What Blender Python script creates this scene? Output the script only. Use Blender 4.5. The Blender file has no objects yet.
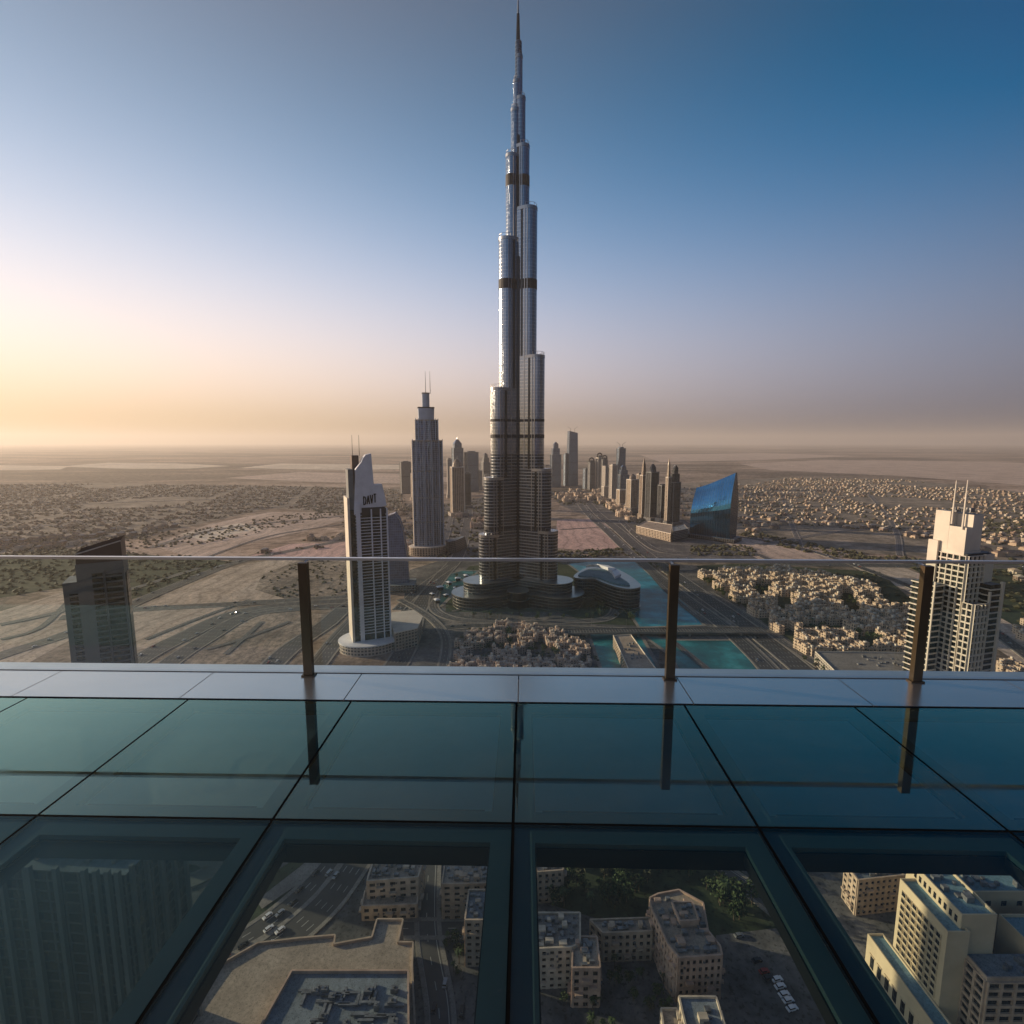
import bpy, math, random
from mathutils import Vector
R = math.radians
random.seed(7)

# ------------------------------------------------------------------ camera, world, sun, exposure
scene = bpy.context.scene
COL = scene.collection
F, PITCH, EYE = 526.0, R(7.6), 243.0
cam_d = bpy.data.cameras.new('camera')
cam_d.sensor_width = 36.0
cam_d.lens = 36.0 * F / 1024.0
cam_d.clip_start, cam_d.clip_end = 0.05, 200000.0
cam = bpy.data.objects.new('camera', cam_d)
cam.location = (0, 0, EYE)
cam.rotation_euler = (R(90) - PITCH, 0, 0)
COL.objects.link(cam)
scene.camera = cam

SUN_EL, SUN_AZ = R(12.4), R(-74)          # azimuth clockwise from +Y
world = bpy.data.worlds.new('World')
scene.world = world
world.use_nodes = True
wn, wl = world.node_tree.nodes, world.node_tree.links
wn.clear()
w_out = wn.new('ShaderNodeOutputWorld'); w_bg = wn.new('ShaderNodeBackground')
sky = wn.new('ShaderNodeTexSky'); sky.sky_type = 'NISHITA'; sky.sun_disc = False
sky.sun_elevation = SUN_EL; sky.sun_rotation = SUN_AZ
sky.altitude = 200; sky.air_density = 1.0; sky.dust_density = 1.5; sky.ozone_density = 6.0
SKY_S = 0.15
w_bg.inputs['Strength'].default_value = SKY_S
# dust in the low air: the sky model's colour plus a warm aureole round the sun and a pale belt along the horizon, all by direction in the world
def w_math(op, a, b=None, c=None):
    q = wn.new('ShaderNodeMath'); q.operation = op
    for i, v in enumerate((a, b, c)):
        if v is None: continue
        if isinstance(v, (int, float)): q.inputs[i].default_value = v
        else: wl.new(v, q.inputs[i])
    return q.outputs[0]
def w_vec(op, a, b):
    q = wn.new('ShaderNodeVectorMath'); q.operation = op
    for i, v in enumerate((a, b)):
        if isinstance(v, tuple): q.inputs[i].default_value = v
        elif v is not None: wl.new(v, q.inputs[3] if (op == 'SCALE' and i) else q.inputs[i])
    return q
w_dir = wn.new('ShaderNodeTexCoord').outputs['Generated']
_s = (math.sin(SUN_AZ) * math.cos(SUN_EL), math.cos(SUN_AZ) * math.cos(SUN_EL), math.sin(SUN_EL))
w_cos = w_vec('DOT_PRODUCT', w_dir, _s).outputs['Value']
w_g = w_math('MULTIPLY_ADD', w_cos, 0.5, 0.5)
w_sep = wn.new('ShaderNodeSeparateXYZ'); wl.new(w_dir, w_sep.inputs[0])
w_low = w_math('SUBTRACT', 1.0, w_math('MAXIMUM', w_sep.outputs[2], 0.0))
w_sum = None
for rgb, k in (((-3.95, -0.22, 4.2), w_math('MULTIPLY', w_g, w_math('POWER', w_low, 3.0))), ((10.1, 3.64, -3.1), w_math('MULTIPLY', w_g, w_math('POWER', w_low, 5.0))),
               ((-6.62, -3.594, -0.867), w_math('MULTIPLY', w_g, w_math('POWER', w_low, 8.0))), ((0.93, 0.41, -0.304), w_math('MULTIPLY', w_math('POWER', w_g, 2.0), w_low))):
    t_ = w_vec('SCALE', tuple(v / SKY_S for v in rgb), k).outputs[0]
    w_sum = t_ if w_sum is None else w_vec('ADD', w_sum, t_).outputs[0]
w_sum = w_vec('MAXIMUM', w_sum, (0.0, 0.0, 0.0)).outputs[0]
w_up = w_math('POWER', w_math('MAXIMUM', w_sep.outputs[2], 0.0), 2.0)
w_n = w_vec('SCALE', w_vec('MULTIPLY', sky.outputs[0], (0.3, 0.85, 1.15)).outputs[0], w_math('MULTIPLY', w_up, w_g)).outputs[0]       # the sky model's own blue towards the zenith
w_sum = w_vec('ADD', w_sum, w_n).outputs[0]
wl.new(w_sum, w_bg.inputs['Color'])
wl.new(w_bg.outputs[0], w_out.inputs['Surface'])

sun_d = bpy.data.lights.new('sun', 'SUN')
sun_d.energy = 4.8; sun_d.angle = R(0.6); sun_d.color = (1.0, 0.76, 0.52)
sun = bpy.data.objects.new('sun', sun_d)
sdir = Vector((math.sin(SUN_AZ) * math.cos(SUN_EL), math.cos(SUN_AZ) * math.cos(SUN_EL), math.sin(SUN_EL)))
sun.rotation_euler = sdir.to_track_quat('Z', 'Y').to_euler()
COL.objects.link(sun)

scene.view_settings.view_transform = 'Standard'
scene.view_settings.look = 'None'
scene.view_settings.gamma = 1.0
scene.view_settings.exposure = 0.3
scene.view_settings.use_curve_mapping = False
scene.render.engine = 'CYCLES'
cy = scene.cycles
cy.use_denoising = True
cy.max_bounces = 8; cy.diffuse_bounces = 2; cy.glossy_bounces = 3; cy.transmission_bounces = 6
cy.transparent_max_bounces = 12; cy.volume_bounces = 3
cy.sample_clamp_indirect = 4.0

# ------------------------------------------------------------------ pixel <-> world helpers (ground survey)
FW = Vector((0, math.cos(PITCH), -math.sin(PITCH))); UP = Vector((0, math.sin(PITCH), math.cos(PITCH)))
def ray(px, py):
    return FW + Vector((1, 0, 0)) * ((px - 512) / F) + UP * ((512 - py) / F)
def G(px, py, z=0.0):
    d = ray(px, py); t = (z - EYE) / d.z
    return (d.x * t, d.y * t)
def P(px, py, Y):
    d = ray(px, py); t = Y / d.y
    return (d.x * t, EYE + d.z * t)

# ------------------------------------------------------------------ materials
MATS = {}
def newmat(name):
    m = bpy.data.materials.new(name); m.use_nodes = True; m.node_tree.nodes.clear()
    MATS[name] = m
    return m, m.node_tree.nodes, m.node_tree.links
def N(nodes, typ, **kw):
    n = nodes.new(typ)
    for k, v in kw.items():
        if k == 'op': n.operation = v
        else: setattr(n, k, v)
    return n
def math_(nodes, links, op, a, b=None, c=None):
    n = nodes.new('ShaderNodeMath'); n.operation = op
    for i, v in enumerate((a, b, c)):
        if v is None: continue
        if isinstance(v, (int, float)): n.inputs[i].default_value = v
        else: links.new(v, n.inputs[i])
    return n.outputs[0]
def mixc(nodes, links, fac, a, b, blend='MIX'):
    n = nodes.new('ShaderNodeMix'); n.data_type = 'RGBA'; n.blend_type = blend
    for sock, v in ((n.inputs[0], fac), (n.inputs[6], a), (n.inputs[7], b)):
        if isinstance(v, (int, float)): sock.default_value = v
        elif isinstance(v, tuple): sock.default_value = (*v, 1) if len(v) == 3 else v
        else: links.new(v, sock)
    return n.outputs[2]
def mixf(nodes, links, fac, a, b):
    n = nodes.new('ShaderNodeMix'); n.data_type = 'FLOAT'
    for sock, v in ((n.inputs[0], fac), (n.inputs[2], a), (n.inputs[3], b)):
        if isinstance(v, (int, float)): sock.default_value = v
        else: links.new(v, sock)
    return n.outputs[0]
def noise(nodes, links, vec, scale, detail=4, rough=0.55):
    n = nodes.new('ShaderNodeTexNoise'); n.inputs['Scale'].default_value = scale
    n.inputs['Detail'].default_value = detail; n.inputs['Roughness'].default_value = rough
    if vec is not None: links.new(vec, n.inputs['Vector'])
    return n.outputs[0]
def ramp(nodes, links, fac, stops):
    n = nodes.new('ShaderNodeValToRGB'); cr = n.color_ramp
    while len(cr.elements) < len(stops): cr.elements.new(0.5)
    for e, (p, c) in zip(cr.elements, stops):
        e.position = p; e.color = (*c, 1) if len(c) == 3 else c
    links.new(fac, n.inputs[0])
    return n.outputs[0]
def pos(nodes):
    return nodes.new('ShaderNodeNewGeometry').outputs['Position']

def plain(name, col, rough=0.7, metal=0.0, var=0.25, scale=0.15, spec=0.5, var2=None):
    """a coloured surface with uneven tone"""
    m, n, l = newmat(name)
    o = N(n, 'ShaderNodeOutputMaterial'); b = N(n, 'ShaderNodeBsdfPrincipled')
    f = noise(n, l, pos(n), scale, 5, 0.6)
    dk = tuple(c * (1 - var) for c in col); lt = tuple(min(1, c * (1 + var)) for c in (var2 or col))
    c = ramp(n, l, f, [(0.3, dk), (0.7, lt)])
    l.new(c, b.inputs['Base Color']); b.inputs['Roughness'].default_value = rough
    b.inputs['Metallic'].default_value = metal; b.inputs['Specular IOR Level'].default_value = spec
    l.new(b.outputs[0], o.inputs[0])
    return m

def facade(name, glass, frame, fh=3.8, bw=1.6, sp=0.3, mu=0.12, grough=0.1, gmetal=0.9, frough=0.6, fmetal=0.0, var=0.35, band=0, bumpd=0.25, rvar=0.12):
    """curtain wall or window grid laid out in metres on the wall's own UVs; sp: share of a storey that is spandrel, mu: share of a bay that is mullion"""
    m, n, l = newmat(name)
    o = N(n, 'ShaderNodeOutputMaterial'); b = N(n, 'ShaderNodeBsdfPrincipled')
    uv = N(n, 'ShaderNodeUVMap').outputs[0]
    s = N(n, 'ShaderNodeSeparateXYZ'); l.new(uv, s.inputs[0])
    u = math_(n, l, 'DIVIDE', s.outputs[0], bw); v = math_(n, l, 'DIVIDE', s.outputs[1], fh)
    fu = math_(n, l, 'FRACT', u); fv = math_(n, l, 'FRACT', v)
    isf = math_(n, l, 'MAXIMUM', math_(n, l, 'LESS_THAN', fu, mu), math_(n, l, 'LESS_THAN', fv, sp))
    cell = N(n, 'ShaderNodeCombineXYZ')
    l.new(math_(n, l, 'FLOOR', u), cell.inputs[0]); l.new(math_(n, l, 'FLOOR', v), cell.inputs[1])
    wnz = N(n, 'ShaderNodeTexWhiteNoise'); wnz.noise_dimensions = '2D'; l.new(cell.outputs[0], wnz.inputs['Vector'])
    g = mixc(n, l, wnz.outputs[0], tuple(c * (1 - var) for c in glass), tuple(min(1, c * (1 + var)) for c in glass))
    fr = noise(n, l, pos(n), 0.05, 4)
    fc = mixc(n, l, fr, tuple(c * 0.78 for c in frame), tuple(min(1, c * 1.18) for c in frame))
    if band:      # a darker plant storey every so many floors
        bb = math_(n, l, 'LESS_THAN', math_(n, l, 'FRACT', math_(n, l, 'DIVIDE', s.outputs[1], fh * band)), 1.0 / band)
        fc = mixc(n, l, bb, fc, tuple(c * 0.35 for c in frame))
    l.new(mixc(n, l, isf, g, fc), b.inputs['Base Color'])
    l.new(mixf(n, l, isf, math_(n, l, 'MULTIPLY_ADD', wnz.outputs[0], rvar, grough), frough), b.inputs['Roughness'])
    l.new(mixf(n, l, isf, gmetal, fmetal), b.inputs['Metallic'])
    bp = N(n, 'ShaderNodeBump'); bp.inputs['Distance'].default_value = bumpd; bp.inputs['Strength'].default_value = 0.5
    l.new(isf, bp.inputs['Height'])
    l.new(bp.outputs[0], b.inputs['Normal'])
    l.new(b.outputs[0], o.inputs[0])
    return m

# ground: desert sand broken by scrub, tracks and built-up specks
def ground_mat():
    m, n, l = newmat('desert_ground')
    o = N(n, 'ShaderNodeOutputMaterial'); b = N(n, 'ShaderNodeBsdfPrincipled')
    p = pos(n)
    mp = N(n, 'ShaderNodeMapping'); mp.inputs['Scale'].default_value = (0.45, 1.0, 1.0); mp.inputs['Rotation'].default_value = (0, 0, 0.12); l.new(p, mp.inputs[0]); q = mp.outputs[0]
    big = noise(n, l, q, 0.0007, 7, 0.65); mid = noise(n, l, q, 0.004, 8, 0.7); fine = noise(n, l, p, 0.03, 6, 0.72); xf = noise(n, l, p, 0.22, 4, 0.65)
    sand = ramp(n, l, mid, [(0.32, (0.15, 0.105, 0.075)), (0.46, (0.33, 0.24, 0.17)), (0.6, (0.47, 0.35, 0.255)), (0.75, (0.60, 0.47, 0.35))])
    dark = ramp(n, l, fine, [(0.35, (0.05, 0.048, 0.034)), (0.65, (0.22, 0.165, 0.12))])
    k = ramp(n, l, big, [(0.46, (0, 0, 0)), (0.56, (1, 1, 1))])
    f2 = ramp(n, l, fine, [(0.40, (0.35, 0.34, 0.32)), (0.56, (1, 1, 1))])
    bk = N(n, 'ShaderNodeTexBrick'); bk.offset = 0.37; bk.inputs['Scale'].default_value = 1.0; bk.inputs['Brick Width'].default_value = 420; bk.inputs['Row Height'].default_value = 260
    bk.inputs['Mortar Size'].default_value = 7; bk.inputs['Color1'].default_value = (0.55, 0.55, 0.53, 1); bk.inputs['Color2'].default_value = (1.15, 1.12, 1.08, 1); bk.inputs['Mortar'].default_value = (0.5, 0.5, 0.5, 1)
    wp = N(n, 'ShaderNodeVectorMath'); wp.operation = 'ADD'; wpn = N(n, 'ShaderNodeTexNoise'); wpn.inputs['Scale'].default_value = 0.0012; l.new(p, wpn.inputs['Vector'])
    wps = N(n, 'ShaderNodeVectorMath'); wps.operation = 'SCALE'; wps.inputs[3].default_value = 700; l.new(wpn.outputs[1], wps.inputs[0]); l.new(q, wp.inputs[0]); l.new(wps.outputs[0], wp.inputs[1]); l.new(wp.outputs[0], bk.inputs[0])
    c = mixc(n, l, k, sand, dark)
    c = mixc(n, l, 0.8, c, bk.outputs[0], 'MULTIPLY')
    c = mixc(n, l, 0.8, c, f2, 'MULTIPLY')
    x2 = ramp(n, l, xf, [(0.36, (0.55, 0.55, 0.52)), (0.55, (1, 1, 1))])
    c = mixc(n, l, 0.8, c, x2, 'MULTIPLY')
    c = mixc(n, l, 1.0, c, (1.45, 1.55, 1.70), 'MULTIPLY')
    l.new(c, b.inputs['Base Color']); b.inputs['Roughness'].default_value = 0.95; b.inputs['Specular IOR Level'].default_value = 0.15
    l.new(b.outputs[0], o.inputs[0])
    return m
def patch_mat(name, stops, s1=0.01, s2=0.12, rough=0.9, dark=0.55, tracks=0.0):
    m, n, l = newmat(name)
    o = N(n, 'ShaderNodeOutputMaterial'); b = N(n, 'ShaderNodeBsdfPrincipled'); p = pos(n)
    a = noise(n, l, p, s1, 6, 0.65); f = noise(n, l, p, s2, 5, 0.65)
    c = ramp(n, l, a, stops)
    x = ramp(n, l, f, [(0.32, (dark, dark, dark)), (0.6, (1, 1, 1))])
    c = mixc(n, l, 1.0, c, x, 'MULTIPLY')
    sp_ = ramp(n, l, noise(n, l, p, s2 * 3.1, 3, 0.6), [(0.36, (dark * 0.7, dark * 0.72, dark * 0.66)), (0.44, (1, 1, 1))])
    wv = N(n, 'ShaderNodeTexWave'); wv.inputs['Scale'].default_value = s1 * 1.6; wv.inputs['Distortion'].default_value = 9.0; wv.inputs['Detail'].default_value = 4; l.new(p, wv.inputs[0])
    tk = ramp(n, l, wv.outputs[1], [(0.0, (0.72, 0.72, 0.72)), (0.12, (1, 1, 1)), (0.9, (1, 1, 1)), (1.0, (1.2, 1.18, 1.15))])
    c = mixc(n, l, 0.8, mixc(n, l, tracks, c, tk, 'MULTIPLY'), sp_, 'MULTIPLY')
    c = mixc(n, l, 1.0, c, (1.28, 1.38, 1.50), 'MULTIPLY')
    l.new(c, b.inputs['Base Color'])
    b.inputs['Roughness'].default_value = rough; b.inputs['Specular IOR Level'].default_value = 0.2
    l.new(b.outputs[0], o.inputs[0])
    return m
def road_mat(name, lanes, width, base=0.045):
    """asphalt with lane lines along the ribbon: UV.x runs 0..width across, UV.y along, in metres"""
    m, n, l = newmat(name)
    o = N(n, 'ShaderNodeOutputMaterial'); b = N(n, 'ShaderNodeBsdfPrincipled')
    uv = N(n, 'ShaderNodeUVMap').outputs[0]; s = N(n, 'ShaderNodeSeparateXYZ'); l.new(uv, s.inputs[0])
    f = noise(n, l, pos(n), 0.05, 6, 0.7)
    asp = ramp(n, l, f, [(0.3, (base * 0.75,) * 3), (0.7, (base * 1.5, base * 1.45, base * 1.35))])
    lw = width / lanes
    lane = math_(n, l, 'FRACT', math_(n, l, 'ADD', math_(n, l, 'DIVIDE', s.outputs[0], lw), 0.5))
    d = math_(n, l, 'ABSOLUTE', math_(n, l, 'SUBTRACT', lane, 0.5))
    line = math_(n, l, 'LESS_THAN', d, 0.16 / lw)
    dash = math_(n, l, 'LESS_THAN', math_(n, l, 'FRACT', math_(n, l, 'DIVIDE', s.outputs[1], 12.0)), 0.35)
    edge = math_(n, l, 'GREATER_THAN', math_(n, l, 'ABSOLUTE', math_(n, l, 'SUBTRACT', s.outputs[0], width / 2)), width / 2 - 0.5 * lw)
    k = math_(n, l, 'MULTIPLY', line, math_(n, l, 'MAXIMUM', dash, edge))
    worn = math_(n, l, 'MULTIPLY', k, math_(n, l, 'MULTIPLY_ADD', f, 0.9, 0.25))
    l.new(mixc(n, l, worn, asp, (0.6, 0.58, 0.52)), b.inputs['Base Color'])
    b.inputs['Roughness'].default_value = 0.8
    l.new(b.outputs[0], o.inputs[0])
    return m
def water_mat(name, col, rough=0.12):
    m, n, l = newmat(name)
    o = N(n, 'ShaderNodeOutputMaterial'); b = N(n, 'ShaderNodeBsdfPrincipled'); p = pos(n)
    a = noise(n, l, p, 0.03, 5, 0.6)
    c = ramp(n, l, a, [(0.30, tuple(x * 0.35 for x in col)), (0.5, tuple(x * 0.8 for x in col)), (0.62, tuple(min(1, x * 1.5) for x in col)), (0.72, (0.12, 0.34, 0.36))])
    l.new(c, b.inputs['Base Color']); b.inputs['Roughness'].default_value = rough; b.inputs['Specular IOR Level'].default_value = 0.25
    bp = N(n, 'ShaderNodeBump'); bp.inputs['Distance'].default_value = 0.3; bp.inputs['Strength'].default_value = 0.4
    l.new(noise(n, l, p, 0.35, 3), bp.inputs['Height']); l.new(bp.outputs[0], b.inputs['Normal'])
    l.new(b.outputs[0], o.inputs[0])
    return m
def leaf_mat(name, a, c):
    m, n, l = newmat(name)
    o = N(n, 'ShaderNodeOutputMaterial'); b = N(n, 'ShaderNodeBsdfPrincipled')
    col = ramp(n, l, noise(n, l, pos(n), 0.5, 3), [(0.35, a), (0.65, c)])
    l.new(col, b.inputs['Base Color']); b.inputs['Roughness'].default_value = 0.75; b.inputs['Specular IOR Level'].default_value = 0.25
    l.new(b.outputs[0], o.inputs[0])
    return m
def tinted_glass(name, tint, refl=1.0, rough=0.0, wob=0.0, gt=(0.92, 1.0, 0.98), dust=0.0):
    """thin architectural glass: tinted see-through with mirror reflection that grows towards grazing angles"""
    m, n, l = newmat(name)
    o = N(n, 'ShaderNodeOutputMaterial')
    tr = N(n, 'ShaderNodeBsdfTransparent'); tr.inputs[0].default_value = (*tint, 1)
    gl = N(n, 'ShaderNodeBsdfGlossy'); gl.inputs['Color'].default_value = (*gt, 1); gl.inputs['Roughness'].default_value = rough
    fr = N(n, 'ShaderNodeFresnel'); fr.inputs['IOR'].default_value = 1.5
    # the glossy share: the Fresnel term, of both faces of the pane
    k = math_(n, l, 'MINIMUM', math_(n, l, 'MULTIPLY', fr.outputs[0], 1.7 * refl), 1.0)
    if wob:
        bp = N(n, 'ShaderNodeBump'); bp.inputs['Distance'].default_value = wob; bp.inputs['Strength'].default_value = 0.3
        l.new(noise(n, l, pos(n), 3.0, 3), bp.inputs['Height']); l.new(bp.outputs[0], gl.inputs['Normal'])
    mx = N(n, 'ShaderNodeMixShader'); l.new(k, mx.inputs[0]); l.new(tr.outputs[0], mx.inputs[1]); l.new(gl.outputs[0], mx.inputs[2])
    sh = mx.outputs[0]
    if dust:       # dust, smears and dried drops on the walking surface
        sm = noise(n, l, pos(n), 2.2, 6, 0.7); sp = noise(n, l, pos(n), 55.0, 2, 0.5)
        l.new(math_(n, l, 'MULTIPLY', ramp(n, l, sm, [(0.45, (0, 0, 0)), (0.7, (1, 1, 1))]), 0.10), gl.inputs['Roughness'])
        df = N(n, 'ShaderNodeBsdfDiffuse'); df.inputs[0].default_value = (0.42, 0.40, 0.36, 1)
        a1 = ramp(n, l, sm, [(0.40, (0.15, 0.15, 0.15)), (0.75, (1, 1, 1))]); a2 = ramp(n, l, sp, [(0.66, (0, 0, 0)), (0.72, (1, 1, 1))])
        fa = math_(n, l, 'ADD', math_(n, l, 'MULTIPLY', a1, dust), math_(n, l, 'MULTIPLY', a2, dust * 3))
        m2 = N(n, 'ShaderNodeMixShader'); l.new(fa, m2.inputs[0]); l.new(sh, m2.inputs[1]); l.new(df.outputs[0], m2.inputs[2]); sh = m2.outputs[0]
    l.new(sh, o.inputs[0])
    return m
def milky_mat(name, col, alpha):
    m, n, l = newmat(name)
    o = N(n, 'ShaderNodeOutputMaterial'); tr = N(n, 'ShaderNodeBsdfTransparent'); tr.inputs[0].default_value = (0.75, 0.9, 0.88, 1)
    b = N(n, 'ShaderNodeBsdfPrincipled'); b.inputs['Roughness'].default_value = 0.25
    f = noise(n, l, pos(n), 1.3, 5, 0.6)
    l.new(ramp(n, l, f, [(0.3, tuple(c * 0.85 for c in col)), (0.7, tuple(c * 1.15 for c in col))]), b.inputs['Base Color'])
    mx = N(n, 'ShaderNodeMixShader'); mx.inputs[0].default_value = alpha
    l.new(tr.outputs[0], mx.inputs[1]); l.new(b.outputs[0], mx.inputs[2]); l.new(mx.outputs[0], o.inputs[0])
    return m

M_GROUND = ground_mat()
M_SAND = patch_mat('pale_sand', [(0.3, (0.32, 0.235, 0.17)), (0.5, (0.46, 0.34, 0.25)), (0.7, (0.58, 0.44, 0.33))], 0.006, 0.09, dark=0.62, tracks=1.0)
M_PINK = patch_mat('pink_sand', [(0.3, (0.38, 0.24, 0.19)), (0.7, (0.58, 0.38, 0.30))], 0.006, 0.09, dark=0.65, tracks=1.0)
M_DIRT = patch_mat('worked_dirt', [(0.3, (0.11, 0.085, 0.065)), (0.5, (0.28, 0.21, 0.155)), (0.7, (0.45, 0.34, 0.245))], 0.012, 0.12, dark=0.4, tracks=1.0)
M_SCRUB = patch_mat('scrub_earth', [(0.3, (0.10, 0.09, 0.065)), (0.5, (0.21, 0.17, 0.12)), (0.70, (0.40, 0.31, 0.22))], 0.012, 0.05, dark=0.5)
M_URBAN = patch_mat('town_ground', [(0.3, (0.05, 0.05, 0.048)), (0.5, (0.11, 0.10, 0.088)), (0.68, (0.25, 0.21, 0.17))], 0.02, 0.15, dark=0.5)
M_GREEN = patch_mat('lawn', [(0.3, (0.022, 0.035, 0.017)), (0.6, (0.05, 0.06, 0.028)), (0.75, (0.09, 0.08, 0.04))], 0.02, 0.1, dark=0.5)
M_PALEFLAT = patch_mat('pale_flat', [(0.3, (0.42, 0.34, 0.24)), (0.7, (0.7, 0.58, 0.42))], 0.002, 0.01, dark=0.7)
M_PAVE = patch_mat('paving', [(0.3, (0.16, 0.135, 0.11)), (0.7, (0.29, 0.25, 0.20))], 0.03, 0.4, dark=0.7)
M_CONC = plain('concrete', (0.27, 0.24, 0.20), 0.85, var=0.3, scale=0.08)
M_ROAD4 = road_mat('asphalt_four_lane', 4, 15.0); M_ROAD6 = road_mat('asphalt_six_lane', 6, 24.0); M_ROAD2 = road_mat('asphalt_two_lane', 2, 8.0, 0.07)
M_WATER = water_mat('lake_water', (0.01, 0.20, 0.27), 0.35); M_POOL = water_mat('canal_water', (0.02, 0.17, 0.17), 0.35); M_TEAL = water_mat('teal_pool', (0.01, 0.11, 0.10), 0.5)
M_LEAF = leaf_mat('leaves', (0.025, 0.045, 0.018), (0.075, 0.105, 0.035)); M_LEAF2 = leaf_mat('dusty_leaves', (0.045, 0.05, 0.025), (0.10, 0.095, 0.05))
M_BARK = plain('bark', (0.10, 0.07, 0.045), 0.9, scale=2)

# ------------------------------------------------------------------ mesh helpers
class MB:
    def __init__(s): s.v, s.f, s.uv, s.m = [], [], [], []
    def face(s, pts, uvs=None, mat=0):
        i = len(s.v); s.v.extend(pts); s.f.append(tuple(range(i, i + len(pts))))
        s.uv.extend(uvs if uvs else [(p[0], p[1]) for p in pts]); s.m.append(mat)
    def prism(s, poly, z0, z1, wall=0, cap=1, top=None, base=False, u0=0.0):
        """poly counter-clockwise; top: another polygon of the same length for slanted or tapered sides; z1 may be a list"""
        n = len(poly); tp = top or poly
        zt = z1 if isinstance(z1, (list, tuple)) else [z1] * n
        u = u0
        for i in range(n):
            a, b = poly[i], poly[(i + 1) % n]; c, d = tp[(i + 1) % n], tp[i]; j = (i + 1) % n
            L = math.hypot(b[0] - a[0], b[1] - a[1])
            s.face([(a[0], a[1], z0), (b[0], b[1], z0), (c[0], c[1], zt[j]), (d[0], d[1], zt[i])],
                   [(u, z0), (u + L, z0), (u + L, zt[j]), (u, zt[i])], wall)
            u += L
        if cap is not None: s.face([(p[0], p[1], zt[i]) for i, p in enumerate(tp)], None, cap)
        if base: s.face([(p[0], p[1], z0) for p in reversed(poly)], None, cap or 0)
    def box(s, cx, cy, w, d, z0, z1, a=0.0, wall=0, cap=None, base=False):
        s.prism(rect(cx, cy, w, d, a), z0, z1, wall, wall if cap is None else cap, base=base)
    def tube(s, p, q, r, n=6, r2=None, mat=0):
        p, q = Vector(p), Vector(q); d = (q - p).normalized()
        e = d.orthogonal().normalized(); g = d.cross(e); r2 = r if r2 is None else r2
        A = [p + (e * math.cos(t) + g * math.sin(t)) * r for t in [2 * math.pi * k / n for k in range(n)]]
        B = [q + (e * math.cos(t) + g * math.sin(t)) * r2 for t in [2 * math.pi * k / n for k in range(n)]]
        for i in range(n):
            j = (i + 1) % n; s.face([tuple(A[i]), tuple(A[j]), tuple(B[j]), tuple(B[i])], None, mat)
        s.face([tuple(x) for x in B], None, mat); s.face([tuple(x) for x in reversed(A)], None, mat)
    def build(s, name, mats, parent=None, loc=(0, 0, 0), smooth=False):
        me = bpy.data.meshes.new(name)
        me.from_pydata(s.v, [], s.f)
        ul = me.uv_layers.new(name='UVMap')
        ul.data.foreach_set('uv', [c for p in s.uv for c in p])
        for m in (mats if isinstance(mats, (list, tuple)) else [mats]): me.materials.append(m)
        me.polygons.foreach_set('material_index', s.m)
        if smooth: me.polygons.foreach_set('use_smooth', [True] * len(s.f))
        me.update()
        o = bpy.data.objects.new(name, me); o.location = loc
        COL.objects.link(o)
        if parent is not None: o.parent = parent
        return o
def rect(cx, cy, w, d, a=0.0):
    c, s_ = math.cos(a), math.sin(a)
    return [(cx + x * c - y * s_, cy + x * s_ + y * c) for x, y in ((-w/2, -d/2), (w/2, -d/2), (w/2, d/2), (-w/2, d/2))]
def circ(cx, cy, r, n=24, rx=None, a=0.0):
    rx = rx or r
    return [(cx + rx * math.cos(t) * math.cos(a) - r * math.sin(t) * math.sin(a), cy + rx * math.cos(t) * math.sin(a) + r * math.sin(t) * math.cos(a))
            for t in [2 * math.pi * k / n for k in range(n)]]
def ccw(poly):
    A = sum(poly[i][0] * poly[(i+1) % len(poly)][1] - poly[(i+1) % len(poly)][0] * poly[i][1] for i in range(len(poly)))
    return poly if A > 0 else list(reversed(poly))
def rotp(x, y, a): return (x * math.cos(a) - y * math.sin(a), x * math.sin(a) + y * math.cos(a))
def tag(o, label=None, cat=None, group=None, kind=None):
    if label: o['label'] = label
    if cat: o['category'] = cat
    if group: o['group'] = group
    if kind: o['kind'] = kind
    return o
def thing(name, label, cat, loc=(0, 0, 0), rz=0.0, group=None):
    o = bpy.data.objects.new(name, None); o.empty_display_size = 1
    o.location = loc; o.rotation_euler = (0, 0, rz); COL.objects.link(o)
    return tag(o, label, cat, group)
def dup(root, loc, rz=0.0, sc=None, label=None, group=None):
    r = root.copy(); COL.objects.link(r); r.location = loc; r.rotation_euler = (0, 0, rz)
    if sc: r.scale = sc if isinstance(sc, tuple) else (sc, sc, sc)
    if label: r['label'] = label
    if group: r['group'] = group
    for ch in list(KIDS[root.name]):
        c = ch.copy(); COL.objects.link(c); c.parent = r
    return r
KIDS = {}
def keep(root, kids): KIDS[root.name] = kids; return root
def inside(x, y, poly):
    r = False; n = len(poly)
    for i in range(n):
        (x1, y1), (x2, y2) = poly[i], poly[(i + 1) % n]
        if (y1 > y) != (y2 > y) and x < (x2 - x1) * (y - y1) / (y2 - y1) + x1: r = not r
    return r
def gpoly(pts, z=0.0): return [G(a, b, z) for a, b in pts]


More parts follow.
